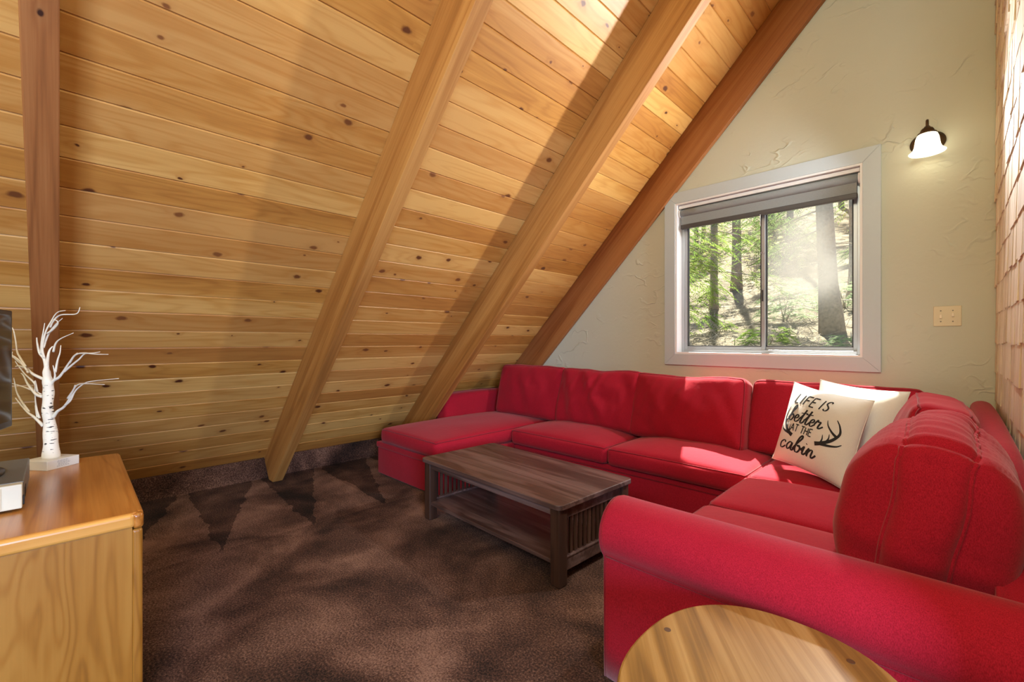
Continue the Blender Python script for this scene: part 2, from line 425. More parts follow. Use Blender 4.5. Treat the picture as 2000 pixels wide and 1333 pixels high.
# ------------------------------------------------------------------ room geometry
WALL_Y = 3.45          # wall with the window
SH_X = 0.172           # face line of the shingled wall
BASE = Vector((-4.009, 0, 0.154)); ANG = math.radians(45.62)
UX, UZ = math.cos(ANG), math.sin(ANG)
RIDGE_X = 0.62
SLOPE = (RIDGE_X-BASE.x)/UX
YB = -3.0              # wall behind the camera
def roof_z(x): return BASE.z+(x-BASE.x)*UZ/UX
SLM = Matrix(((UX, 0, -UZ, BASE.x), (0, 1, 0, 0), (UZ, 0, UX, BASE.z), (0, 0, 0, 1)))   # local x up the slope, y along the room, -z into the room

fl = struct(mk('floor', [(-4.3, YB, 0), (3.0, YB, 0), (3.0, WALL_Y, 0), (-4.3, WALL_Y, 0), (-4.3, YB, -0.1), (3.0, YB, -0.1), (3.0, WALL_Y, -0.1), (-4.3, WALL_Y, -0.1)],
    [(0, 1, 2, 3), (7, 6, 5, 4), (0, 4, 5, 1), (1, 5, 6, 2), (2, 6, 7, 3), (3, 7, 4, 0)], 'carpet'))
struct(prism('baseboard_left', [(-3.945, 0.0), (-3.952, 0.006), (-3.985, 0.150), (-3.992, 0.156), (-4.06, 0.156), (-4.06, 0.0)], 'y', YB, WALL_Y, 'carpet'))
# left roof slope: a deck with every board its own piece
deck = struct(prism('ceiling', [(BASE.x-0.05, BASE.z-0.05), (RIDGE_X, roof_z(RIDGE_X)), (RIDGE_X, roof_z(RIDGE_X)+0.16), (BASE.x-0.22, BASE.z-0.05)], 'y', YB, WALL_Y+0.5, 'roof_dark'))
deck.location = (-0.021*UZ, 0, 0.021*UX)
PW = 0.1283
cuts = [YB, -1.245, -0.037, 1.215, 2.422, WALL_Y-0.005]
pm = {}
def plank_mesh(L):
    key = round(L, 3)
    if key not in pm:
        w = PW-0.0008; c = 0.0048; th = 0.019
        prof = [(0, th), (0, c), (c*0.9, 0), (w-c*0.9, 0), (w, c), (w, th)]
        V = [(s, y, h) for y in (0, L) for s, h in prof]; k = len(prof)
        F = [tuple(range(k)), tuple(range(2*k-1, k-1, -1))]+[(i, i+k, (i+1) % k+k, (i+1) % k) for i in range(k)]
        me = bpy.data.meshes.new('plank'); me.from_pydata(V, [], F); me.update(); me.materials.append(M['plank'])
        bm = bmesh.new(); bm.from_mesh(me); bmesh.ops.recalc_face_normals(bm, faces=bm.faces); bm.to_mesh(me); bm.free()
        pm[key] = me
    return pm[key]
rows = int(SLOPE/PW)
rp = random.Random(3)
for r in range(rows):
    y0 = cuts[0]
    for ci in range(1, len(cuts)):
        last = ci == len(cuts)-1
        if last or rp.random() < 0.62:
            L = cuts[ci]-y0-0.001
            o = bpy.data.objects.new('plank', plank_mesh(L)); COL.objects.link(o); o.parent = deck
            o.matrix_parent_inverse = Matrix.Translation(-deck.location)
            o.matrix_basis = SLM @ Matrix.Translation((r*PW, y0, rp.uniform(-0.0006, 0.0006)))
            y0 = cuts[ci]
# other slope and the walls behind the camera close the room
struct(prism('ceiling', [(RIDGE_X, roof_z(RIDGE_X)), (2.95, roof_z(RIDGE_X)-2.33*UZ/UX), (3.1, roof_z(RIDGE_X)-2.33*UZ/UX), (RIDGE_X, roof_z(RIDGE_X)+0.16)], 'y', YB, WALL_Y+0.1, M['plank']))
struct(box('wall_right', (2.9, YB, -0.1), (3.0, WALL_Y, 2.6), 'plaster'))
struct(prism('wall_back', [(-4.2, -0.1), (3.0, -0.1), (3.0, 2.6), (RIDGE_X, roof_z(RIDGE_X)+0.05), (-4.2, 0.02)], 'y', YB-0.1, YB, 'plaster'))

# wall with the window: four pieces of one mesh around the opening
WX0, WX1, WZ0, WZ1 = -1.558, -0.378, 1.008, 2.200
def wall_far():
    y0, y1 = WALL_Y, WALL_Y+0.16
    out = [(-4.25, -0.1), (3.0, -0.1), (3.0, 2.6), (RIDGE_X, roof_z(RIDGE_X)+0.02), (-4.25, 0.0)]
    inn = [(WX0, WZ0), (WX1, WZ0), (WX1, WZ1), (WX0, WZ1)]
    V = [(x, y, z) for y in (y0, y1) for x, z in out+inn]
    loops = [(0, 1, 6, 5), (1, 2, 3, 7, 6), (3, 4, 8, 7), (4, 0, 5, 8)]
    F = [l for l in loops]+[tuple(i+9 for i in l[::-1]) for l in loops]
    F += [(5+i, 5+(i+1) % 4, 14+(i+1) % 4, 14+i) for i in range(4)]
    F += [(i, (i+1) % 5, (i+1) % 5+9, i+9) for i in range(5)]
    return fixn(struct(mk('wall_far', V, F, 'plaster')))
wall_far()

# ------------------------------------------------------------------ rafters
def rafter(y0, w, m, label):
    D = 0.263
    def loc(X, Z):
        dx, dz = X-BASE.x, Z-BASE.z
        return (dx*UX+dz*UZ, -dx*UZ+dz*UX)
    soff0 = (0-(BASE.z-D/UX))/(UZ/UX)+BASE.x      # where the underside meets the floor
    poly = [loc(BASE.x+0.003, BASE.z), loc(-3.885, 0.0), loc(soff0, 0.0), (SLOPE-0.30, -D), (SLOPE-0.05, 0.0)]
    o = prism('rafter_beam', poly, 'y', 0, w, m, bevel=0.004, mw=SLM @ Matrix.Translation((0, y0, 0)))
    return tag(o, label, 'beam', 'sloping roof rafters')
rafter(-0.078, 0.080, 'rafter_red', 'upright-looking brown rafter behind the white twig tree')
rafter(1.177, 0.075, 'rafter', 'golden rafter whose foot stands free on the carpet')
rafter(2.385, 0.075, 'rafter', 'golden rafter running down behind the red chaise end')
rafter(3.410, 0.039, 'rafter_red', 'reddish rafter lying against the plaster wall above the window')

# ------------------------------------------------------------------ window
def window():
    w = bpy.data.objects.new('window_1', None); COL.objects.link(w); w.location = ((WX0+WX1)/2, WALL_Y, WZ0); struct(w)
    C = 0.086; y0, y1 = WALL_Y-0.020, WALL_Y+0.002
    e = 0.0015
    prism('casing_board', [(WX0-C, WZ0-C), (WX1+C, WZ0-C), (WX1-e, WZ0+e), (WX0+e, WZ0+e)], 'y', y0, y1, 'trim', w, 0.002, True)
    prism('casing_board', [(WX0-C, WZ1+C), (WX1+C, WZ1+C), (WX1-e, WZ1-e), (WX0+e, WZ1-e)], 'y', y0, y1, 'trim', w, 0.002, True)
    prism('casing_board', [(WX0-C, WZ0-C), (WX0-C, WZ1+C), (WX0+e, WZ1-e), (WX0+e, WZ0+e)], 'y', y0, y1, 'trim', w, 0.002, True)
    prism('casing_board', [(WX1+C, WZ0-C), (WX1+C, WZ1+C), (WX1-e, WZ1-e), (WX1-e, WZ0+e)], 'y', y0, y1, 'trim', w, 0.002, True)
    t = 0.014; ya, yb = WALL_Y-0.016, WALL_Y+0.15
    box('jamb', (WX0, ya, WZ0), (WX0+t, yb, WZ1), 'jamb', w, 0.001, True)
    box('jamb', (WX1-t, ya, WZ0), (WX1, yb, WZ1), 'jamb', w, 0.001, True)
    box('head_jamb', (WX0+t, ya, WZ1-t), (WX1-t, yb, WZ1), 'jamb', w, 0.001, True)
    box('sill', (WX0+t, ya, WZ0), (WX1-t, yb, WZ0+t), 'jamb', w, 0.001, True)
    # aluminium slider: outer frame, a fixed and a sliding sash
    fx0, fx1, fz0, fz1 = WX0+t, WX1-t, WZ0+t, WZ1-t
    f0, f1 = WALL_Y+0.075, WALL_Y+0.135; b = 0.024
    for nm, lo, hi in (('frame_stile', (fx0, f0, fz0), (fx0+b, f1, fz1)), ('frame_stile', (fx1-b, f0, fz0), (fx1, f1, fz1)),
                       ('frame_rail', (fx0+b, f0, fz0), (fx1-b, f1, fz0+b)), ('frame_rail', (fx0+b, f0, fz1-b), (fx1-b, f1, fz1))):
        box(nm, lo, hi, 'alu', w, 0.002, True)
    mx = -0.952
    def sash(x0, x1, ya, yb, gm, s):
        z0, z1 = fz0+b, fz1-b
        sh = bpy.data.objects.new('sash', None); COL.objects.link(sh); sh.parent = w
        sh.location = (0, 0, 0)
        a = 0.024
        box('sash_stile', (x0, ya, z0), (x0+a, yb, z1), 'alu', sh, 0.002, True)
        box('sash_stile', (x1-a, ya, z0), (x1, yb, z1), 'alu', sh, 0.002, True)
        box('sash_rail', (x0+a, ya, z0), (x1-a, yb, z0+a), 'alu', sh, 0.002, True)
        box('sash_rail', (x0+a, ya, z1-a), (x1-a, yb, z1), 'alu', sh, 0.002, True)
        g = 0.005; ym = (ya+yb)/2
        parts = []
        for lo, hi in (((x0+a-.001, ya-0.001, z0+a-.001), (x0+a+g, yb, z1-a)), ((x1-a-g, ya-0.001, z0+a-.001), (x1-a+.001, yb, z1-a)),
                       ((x0+a, ya-0.001, z0+a-.001), (x1-a, yb, z0+a+g)), ((x0+a, ya-0.001, z1-a-g), (x1-a, yb, z1-a+.001))):
            v = [Vector((x, y, z)) for z in (lo[2], hi[2]) for y in (lo[1], hi[1]) for x in (lo[0], hi[0])]
            parts.append((v, [(0, 2, 3, 1), (4, 5, 7, 6), (0, 1, 5, 4), (2, 6, 7, 3), (0, 4, 6, 2), (1, 3, 7, 5)]))
        v, f = join(parts); mk('gasket', v, f, 'alu_dark', sh, world=True)
        cx, cz = (x0+x1)/2, (z0+z1)/2
        hw, hh = (x1-x0)/2-a, (z1-z0)/2-a
        box('glass_pane', (-hw, -0.002, -hh), (hw, 0.002, hh), gm, sh, 0, loc=(cx-w.location.x, ym-w.location.y, cz-w.location.z))
        return sh
    sash(fx0+b, mx+0.012, f0+0.004, f0+0.028, 'glass', 0)
    s2 = sash(mx-0.012, fx1-b, f0+0.030, f0+0.054, 'glass_haze', 1)
    box('latch', (mx-0.006, f0-0.006, 1.395), (mx+0.002, f0+0.005, 1.475), 'alu_dark', w, 0.002, True)
    v, f = tube_data([(mx-0.012, f0-0.008, 1.735), (mx-0.002, f0-0.012, 1.752), (mx+0.006, f0-0.008, 1.735), (mx+0.014, f0-0.012, 1.750)], 0.004, 8)
    mk('lock_catch', v, f, 'alu', w, smooth=True, world=True)
    return w
window()
# raised cellular blind
bl = thing('window_blind', 'grey window blind rolled up under the head of the window', 'blind', (-0.968, WALL_Y+0.035, 2.13))
bx0, bx1 = WX0+0.018, WX1-0.018
box('head_rail', (bx0, WALL_Y+0.010, 2.158), (bx1, WALL_Y+0.062, 2.184), 'jamb', bl, 0.003, True)
v, f = tube_data([(bx0+0.012+(bx1-bx0-0.024)*k/8, WALL_Y+0.036, 2.124) for k in range(9)], 0.030, 20)
mk('fabric_roll', v, f, 'shade_fab', bl, smooth=True, world=True)
box('hanging_fabric', (bx0+0.016, WALL_Y+0.024, 2.030), (bx1-0.016, WALL_Y+0.034, 2.110), 'shade_fab', bl, 0.002, True)
box('bottom_rail', (bx0+0.012, WALL_Y+0.014, 1.998), (bx1-0.012, WALL_Y+0.044, 2.032), 'shade_rail', bl, 0.005, True)
for x in (bx0+0.004, bx1-0.004):
    v, f = tube_data([(x-0.005, WALL_Y+0.036, 2.124), (x+0.005, WALL_Y+0.036, 2.124)], 0.033, 20); mk('roll_bracket', v, f, 'jamb', bl, smooth=False, world=True)
v, f = tube_data([(-0.952, WALL_Y+0.012, 2.0-0.01*k) for k in range(9)], 0.0016, 6); mk('pull_cord', v, f, 'jamb', bl, world=True)

# ------------------------------------------------------------------ shingled wall
SH0 = 1.05
shw = struct(box('wall_shingled', (SH_X+0.014, SH0, 0.0), (SH_X+0.12, WALL_Y, roof_z(SH_X)-0.02), 'roof_dark'))
EXPO = 0.148; rs = random.Random(11)
stuffV, stuffF = [], []
sh_cache = []
def shingle_verts(w, h, tt, skew, bot):
    # local: y across, z up, butt end thick and standing out to -x
    return [(-tt, 0, 0), (-tt, w, skew), (0, w, skew), (0, 0, 0), (-0.002, 0, h), (-0.002, w, h), (0, w, h), (0, 0, h)]
SHF = [(0, 1, 5, 4), (0, 3, 2, 1), (2, 3, 7, 6), (0, 4, 7, 3), (1, 2, 6, 5), (4, 5, 6, 7)]
zc = 0.36
course = 0
while zc < roof_z(SH_X)-0.15:
    y = SH0
    while y < WALL_Y-0.002:
        w = rs.choice((0.055, 0.07, 0.085, 0.10, 0.12))*rs.uniform(0.9, 1.1)
        if WALL_Y-y-w < 0.03: w = WALL_Y-y-0.001
        h = min(EXPO*1.75, roof_z(SH_X)-0.02-zc)
        vv = shingle_verts(w-0.0025, h, rs.uniform(0.013, 0.019), rs.uniform(-0.003, 0.003), 0)
        zz = zc+rs.uniform(-0.006, 0.006)
        if y > 2.02 and 0.60 < zc < 2.86:
            me = bpy.data.meshes.new('shingle'); me.from_pydata(vv, [], SHF); me.update(); me.materials.append(M['shingle'])
            o = bpy.data.objects.new('shingle', me); COL.objects.link(o); o.parent = shw
            o.location = (SH_X+0.013, y, zz); o.rotation_euler = (0, -0.03, 0)
        else:
            b0 = len(stuffV); stuffV += [Vector(q)+Vector((SH_X+0.013, y, zz)) for q in vv]; stuffF += [tuple(i+b0 for i in q) for q in SHF]
        y += w
    zc += EXPO; course += 1
so = mk('shingles', stuffV, stuffF, 'shingle', shw, world=True); so['kind'] = 'stuff'

# ------------------------------------------------------------------ sconce and switch
def sconce():
    X, Z = -0.089, 2.232
    t = thing('wall_sconce', 'lit bell-shaped wall sconce with bronze oval backplate beside the window', 'lamp', (X, WALL_Y, Z))
    v, f = lathe([(0.0, 0.0), (0.074, 0.0), (0.076, 0.006), (0.066, 0.011), (0.062, 0.018), (0.050, 0.021), (0.046, 0.027), (0.0, 0.030)], 36)
    R = Matrix.Translation((X, WALL_Y, Z)) @ Matrix.Rotation(PI/2, 4, 'X')
    mk('backplate', [R @ Vector((p.x, p.y*0.82, p.z)) for p in v], f, 'bronze', t, True, True)
    arm = catmull([(X, WALL_Y-0.02, Z+0.01), (X, WALL_Y-0.045, Z+0.06), (X, WALL_Y-0.072, Z+0.098), (X, WALL_Y-0.098, Z+0.088), (X, WALL_Y-0.104, Z+0.050)], 6)
    v, f = tube_data(arm, 0.0065, 12); mk('arm', v, f, 'bronze', t, True, True)
    c = Vector((X, WALL_Y-0.104, Z))
    v, f = lathe([(0.0, 0.058), (0.012, 0.058), (0.016, 0.050), (0.024, 0.046), (0.030, 0.034), (0.030, 0.028), (0.040, 0.022), (0.042, 0.014), (0.0, 0.012)], 32)
    mk('socket_cap', [c+p for p in v], f, 'bronze', t, True, True)
    prof = [(0.036, 0.018), (0.043, 0.010), (0.049, -0.008), (0.052, -0.030), (0.055, -0.050), (0.061, -0.066), (0.071, -0.078), (0.078, -0.083), (0.076, -0.086), (0.068, -0.080), (0.058, -0.067), (0.051, -0.050), (0.048, -0.030), (0.045, -0.008), (0.034, 0.012)]
    v, f = lathe(prof, 40); mk('bell_shade', [c+p for p in v], f, 'lamp_glass', t, True, True)
    v, f = lathe([(0.0, 0.012), (0.012, 0.008), (0.014, -0.005), (0.022, -0.022), (0.025, -0.038), (0.018, -0.054), (0.0, -0.060)], 20)
    mk('bulb', [c+p for p in v], f, 'lamp_glass', t, True, True)
    l = light('sconce_light', 'SPOT', (X, WALL_Y-0.19, Z-0.04), 175, (0.96, 0.98, 1.0), aim=(-1.9, 1.0, 1.9), shadow_soft_size=0.05, spot_size=math.radians(160), spot_blend=0.85)
sconce()
sw = thing('light_switch', 'ivory double toggle switch plate on the plaster below the sconce', 'switch', (-0.010, WALL_Y, 1.248))
box('cover_plate', (-0.066, WALL_Y-0.007, 1.192), (0.046, WALL_Y+0.001, 1.304), 'plate', sw, 0.003, True)
for k, x in enumerate((-0.036, 0.012)):
    tg = box('toggle', (x-0.005, WALL_Y-0.019, 1.236+0.008*k), (x+0.005, WALL_Y-0.006, 1.256+0.008*k), 'toggle', sw, 0.0015, True)
    box('slot', (x-0.007, WALL_Y-0.0078, 1.234), (x+0.007, WALL_Y-0.0068, 1.264), 'plate', sw, 0, True)
    for z in (1.278, 1.218):
        v, f = tube_data([(x, WALL_Y-0.006, z), (x, WALL_Y-0.0085, z)], 0.0035, 10); mk('screw', v, f, 'screw', sw, world=True)

# ------------------------------------------------------------------ sectional sofa
sofa = thing('sectional_sofa', 'large red U-shaped sectional sofa with chaise end and rolled arm', 'sofa', (-1.7, 2.7, 0.0))
def T(x, y, z, rx=0, ry=0, rz=0):
    return Matrix.Translation((x, y, z)) @ Matrix.Rotation(rz, 4, 'Z') @ Matrix.Rotation(ry, 4, 'Y') @ Matrix.Rotation(rx, 4, 'X')
def span(x0, x1, y0, y1, z0, z1): return ((x1-x0)/2, (y1-y0)/2, (z1-z0)/2), ((x0+x1)/2, (y0+y1)/2, (z0+z1)/2)
def base(name, x0, x1, y0, y1, z0, z1, r=0.014):
    h, c = span(x0, x1, y0, y1, z0, z1); return soft(name, h, r, 'red', sofa, T(*c), None, (4, 4, 2))
# skirts and rails
base('chaise_base', -3.405, -2.560, 1.865, 3.30, 0.012, 0.235)
base('chaise_rail', -3.415, -2.553, 1.855, 3.30, 0.228, 0.275)
base('seat_base', -2.560, -0.86, 2.630, 3.36, 0.012, 0.235)
base('seat_rail', -2.553, -0.86, 2.618, 3.36, 0.228, 0.268)
base('corner_base', -0.80, 0.150, 1.40, 3.38, 0.012, 0.235)
base('corner_rail', -0.812, 0.150, 1.40, 3.38, 0.228, 0.268)
base('back_panel', -3.30, 0.14, 3.26, 3.425, 0.10, 0.745, 0.05)
def rb(p, u):
    if u.z > 0:
        k = max(0.0, min(1.0, (-u.y-0.35)/0.65)); k = k*k*(3-2*k)
        p = p+Vector((0, 0, (0.012*math.sin(p.y*3.0)-0.26*k)*u.z))
    return p
h, c = span(0.075, 0.160, 1.44, 3.40, 0.10, 0.795)
soft('side_back_panel', h, 0.040, 'red', sofa, T(*c), rb, (3, 14, 4))
def armd(p, u): return p+Vector((0.010*(1-u.y*u.y)*(1 if u.x > 0 else -1)*abs(u.x), 0, 0.010*(1-u.y**2)*max(0, u.z)))
h, c = span(-3.445, -3.270, 2.475, 3.30, 0.20, 0.615)
soft('chaise_arm', h, 0.045, 'red', sofa, T(*c), armd, (4, 10, 6))
# near rolled arm
def rolled_arm():
    cy, cz, R = 1.327, 0.483, 0.105
    prof = [(1.254, 0.012), (1.253, 0.12), (1.252, 0.25), (1.251, 0.36), (1.252, 0.398)]
    for k in range(0, 23):
        a = math.radians(222-k*(222+12)/22); prof.append((cy+R*math.cos(a), cz+R*math.sin(a)))
    prof += [(1.425, 0.40), (1.425, 0.28), (1.425, 0.012)]
    n = len(prof); V = []; F = []
    xs = [(-0.808, 0.88), (-0.8075, 0.955), (-0.803, 0.985), (-0.796, 0.997), (-0.785, 1.0)]+[(-0.785+(0.155+0.785)*k/24, 1.0) for k in range(1, 25)]
    mx_, mz_ = 1.335, 0.33
    for x, s in xs:
        for y, z in prof:
            dy = 0.0035*nz(x*3.1, z*4.0, y*3.0); dz = 0.003*nz(x*2.3+7, y*3, z*3)
            V.append((x, mx_+(y-mx_)*s+dy, (mz_+(z-mz_)*s if z > 0.05 else z)+(dz if z > 0.1 else 0)))
    for i in range(len(xs)-1):
        for k in range(n-1): F.append((i*n+k, i*n+k+1, (i+1)*n+k+1, (i+1)*n+k))
        F.append((i*n+n-1, i*n, (i+1)*n, (i+1)*n+n-1))
    F.append(tuple(range(n))[::-1]); F.append(tuple((len(xs)-1)*n+k for k in range(n)))
    o = fixn(mk('rolled_arm', V, F, 'red', sofa, True, True))
    # piping round the arm front and the welt under the roll
    path = [(-0.8065, mx_+(y-mx_)*0.965, mz_+(z-mz_)*0.965 if z > 0.05 else z) for y, z in prof]
    v, f = tube_data(path, 0.0042, 6); mk('piping', v, f, 'red_pipe', o, True, True)
    v, f = tube_data([(-0.80+0.95*k/20, 1.2515, 0.408) for k in range(21)], 0.003, 6); mk('welt', v, f, 'red_pipe', o, True, True)
    return o
rolled_arm()
# seat cushions
def seat(x0, x1, y0, y1, z0=0.268, z1=0.392, crown=0.034, seed=0.0, front='-y', r=0.032, wr=0.003):
    h, c = span(x0, x1, y0, y1, z0, z1)
    def d(p, u):
        cr = (1-abs(u.x)**2.6)*(1-abs(u.y)**2.6)
        q = p.copy()
        if u.z > 0: q.z += crown*cr*u.z+wr*nz(p.x*6+seed, p.y*6, seed)*cr*2
        q.x += 0.012*(1-u.z*u.z)*(1-u.y*u.y)*(u.x if abs(u.x) > 0.9 else 0)
        q.y += 0.012*(1-u.z*u.z)*(1-u.x*u.x)*(u.y if abs(u.y) > 0.9 else 0)
        q += Vector((nz(p.z*9, p.y*7+seed, 1), nz(p.x*7+seed, p.z*9, 2), 0))*wr
        return q
    return soft('seat_cushion', h, r, 'red', sofa, T(*c), d, (12, 12, 3), pipes=(1, -1))
seat(-3.345, -2.572, 1.850, 3.20, z0=0.275, z1=0.396, crown=0.045, seed=1.3, r=0.04, wr=0.004)['label'] = 'long chaise seat cushion'
seat(-2.566, -1.662, 2.585, 3.22, seed=3.1, crown=0.054, r=0.040)
seat(-1.656, -0.775, 2.585, 3.22, seed=5.7, crown=0.054, r=0.040)
seat(-0.768, 0.02, 2.590, 3.22, seed=7.9, crown=0.030)
seat(-0.780, 0.02, 2.030, 2.584, seed=9.2, crown=0.042, r=0.038)
seat(-0.780, 0.02, 1.432, 2.024, seed=11.4, crown=0.042, r=0.038)
# back cushions along the window wall: axis y is their thickness
def backcush(x, y, z, hx, hz, th, tilt, rz, seed, sag=0.02, wr=0.006, puff=0.055, label=None, wrf=9.0):
    def d(p, u):
        cr = (1-abs(u.x)**2.4)*(1-abs(u.z)**2.4)
        q = p.copy()
        q.y += (1 if u.y > 0 else -1)*abs(u.y)*puff*cr
        s = max(0, u.z)
        q.z -= sag*s*(1-u.x*u.x)*(1+0.6*nz(p.x*4+seed, 0, seed))          # sagging top edge
        fold = nz(p.x*wrf+p.z*4+seed, p.z*2.2, seed*2)+0.6*(1-2*abs(nz(p.x*wrf*2.0-p.z*5+seed, p.z*3.2, seed)))*(0.4+0.6*max(0, u.z+0.3))
        q.y += wr*fold*(0.35+cr)*(1 if abs(u.y) > 0.5 else 0.2)
        q.z += 0.006*nz(p.x*8+seed, p.y*8, 3)*abs(u.z)
        q.x *= 1+0.02*nz(seed, p.z*4, p.y*3)-0.03*max(0, u.z)*abs(u.x)
        crease = math.sin((p.x*0.8+p.z*0.55)*42+4.0*nz(p.x*5+seed, p.z*5, seed))      # slanting drag lines
        q.y += -0.35*wr*crease*max(0.0, nz(p.x*3.1+seed*3, p.z*2.7, 5.0)+0.15)*(1 if u.y < 0 else 0)
        q.z -= 0.012*max(0, u.z)*abs(u.x)**4
        return q
    o = soft('back_cushion', (hx, th, hz), 0.045, 'red', sofa, T(x, y, z, rx=tilt, rz=rz), d, (30, 3, 24), pipes=(1, -1), pipe_axis='y')
    if label: o['label'] = label
    return o
backcush(-2.790, 3.115, 0.640, 0.395, 0.245, 0.075, -0.20, 0.02, 2.1, sag=0.004, wr=0.010, puff=0.05)
backcush(-2.045, 3.105, 0.640, 0.390, 0.245, 0.080, -0.22, 0.0, 4.4, sag=0.014, wr=0.026, puff=0.065)
backcush(-1.315, 3.095, 0.635, 0.400, 0.245, 0.085, -0.23, -0.02, 6.5, sag=0.020, wr=0.028, wrf=6, puff=0.07)
backcush(-0.500, 3.160, 0.630, 0.430, 0.240, 0.070, -0.20, -0.03, 8.2, sag=0.012, wr=0.012, puff=0.030)
# back cushions along the shingled wall
backcush(-0.060, 2.420, 0.655, 0.300, 0.235, 0.080, -0.16, -PI/2+0.05, 12.0, sag=0.006, wr=0.006, puff=0.05)
def near_cushion():
    def d(p, u):
        q = p.copy(); sx = 1 if u.x > 0 else -1
        zprof = max(0.0, 1-abs((u.z+0.22)/1.15)**2.6)
        q.x += sx*abs(u.x)*0.108*zprof*(1-abs(u.y)**9)
        e = max(0.0, 1-abs(u.z)**2.2)
        if u.y < 0: q.y -= abs(u.y)**3*(0.055*e*(1-0.45*u.x*u.x))          # bulging end panel
        if u.z > 0: q.z -= u.z**3*0.045*(abs(u.x)**2)*0.6+u.z**3*0.030*abs(u.y)**3
        top = max(0.0, u.z-0.30)/0.70
        pl = math.sin(p.y*135+3.5*nz(p.x*11, p.y*4, 1)+p.z*120)             # gathered pleats at the top
        pl2 = pl*(0.55+0.6*nz(p.y*14, p.z*14, p.x*6))
        q.z += 0.0052*pl2*top; q.y += 0.0040*pl2*top*(1 if u.y < 0 else 0); q.x += sx*0.0030*pl2*top*abs(u.x)
        low = max(0.0, -u.z)
        q.y += 0.0055*math.sin(p.z*75+6*nz(p.x*6, p.z*3, 4)+p.x*14)*low*(1 if u.y < -0.6 else 0)
        q += Vector((nz(p.z*7, p.y*7, 1.7), nz(p.x*9, p.z*8, 2.7), nz(p.x*9, p.y*7, 3.7)))*0.011
        return q
    o = soft('back_cushion', (0.078, 0.270, 0.240), 0.042, 'red', sofa, T(-0.046, 1.785, 0.662, ry=0.16), d, (12, 40, 40), pipes=(1, -1), pipe_r=0.0062, pipe_axis='x', pipe_mat='red')
    o['label'] = 'plump loose back cushion with gathered top, by the rolled arm'
near_cushion()

# ------------------------------------------------------------------ throw pillows
HW, HT = 0.225, 0.072
def pil(u, v, side):
    x = u*HW*(1-0.075*(1-v*v)); y = v*HW*(1-0.075*(1-u*u))
    t = HT*max(0.0, (1-abs(u)**3.2)*(1-abs(v)**3.2))**0.62
    w = 0.004*nz(u*3+5, v*3, 1)*(1-abs(u)**4)*(1-abs(v)**4)
    return Vector((x, y, side*(t+w)))
def pillow(name, label, mat4):
    n = 28; V, F = [], []; rows_ = []
    root = thing(name, label, 'pillow', mat4.translation)
    cs = [math.sin(PI/2*(-1+2*k/n)) for k in range(n+1)]
    for side in (1, -1):
        b = len(V)
        for j in cs:
            for i in cs: V.append(mat4 @ pil(i, j, side))
        for j in range(n):
            for i in range(n):
                q = (b+j*(n+1)+i, b+j*(n+1)+i+1, b+(j+1)*(n+1)+i+1, b+(j+1)*(n+1)+i)
                F.append(q if side == 1 else q[::-1])
    cov = mk('cover', V, F, 'cream', root, True, True)
    bm = bmesh.new(); bm.from_mesh(cov.data); bmesh.ops.remove_doubles(bm, verts=bm.verts, dist=1e-5); bm.to_mesh(cov.data); bm.free()
    per = [(c, -1) for c in cs[:-1]]+[(1, c) for c in cs[:-1]]+[(c, 1) for c in cs[:0:-1]]+[(-1, c) for c in cs[:0:-1]]
    v, f = tube_data([mat4 @ pil(a, b, 1) for a, b in per], 0.0022, 6, closed=True)
    mk('edge_seam', v, f, 'cream', root, True, True)
    return root
def basis(o, xd, lean):
    """frame whose x runs along xd (level), z faces the viewer, leaning back"""
    xd = Vector(xd).normalized(); nrm = Vector((xd.y, -xd.x, 0))     # facing direction
    up = Vector((0, 0, 1))*math.cos(lean)-nrm*math.sin(lean); z = xd.cross(up)
    return Matrix(((xd.x, up.x, z.x, o[0]), (xd.y, up.y, z.y, o[1]), (xd.z, up.z, z.z, o[2]), (0, 0, 0, 1)))
PM = basis((-0.482, 2.748, 0.640), (0.351, -0.225, -0.045), 0.34)
p1 = pillow('throw_pillow', 'cream throw pillow printed with black lettering and antlers', PM)
pillow('throw_pillow', 'plain cream throw pillow tucked behind the printed one', basis((-0.362, 2.874, 0.664), (0.36, -0.205, -0.02), 0.30))
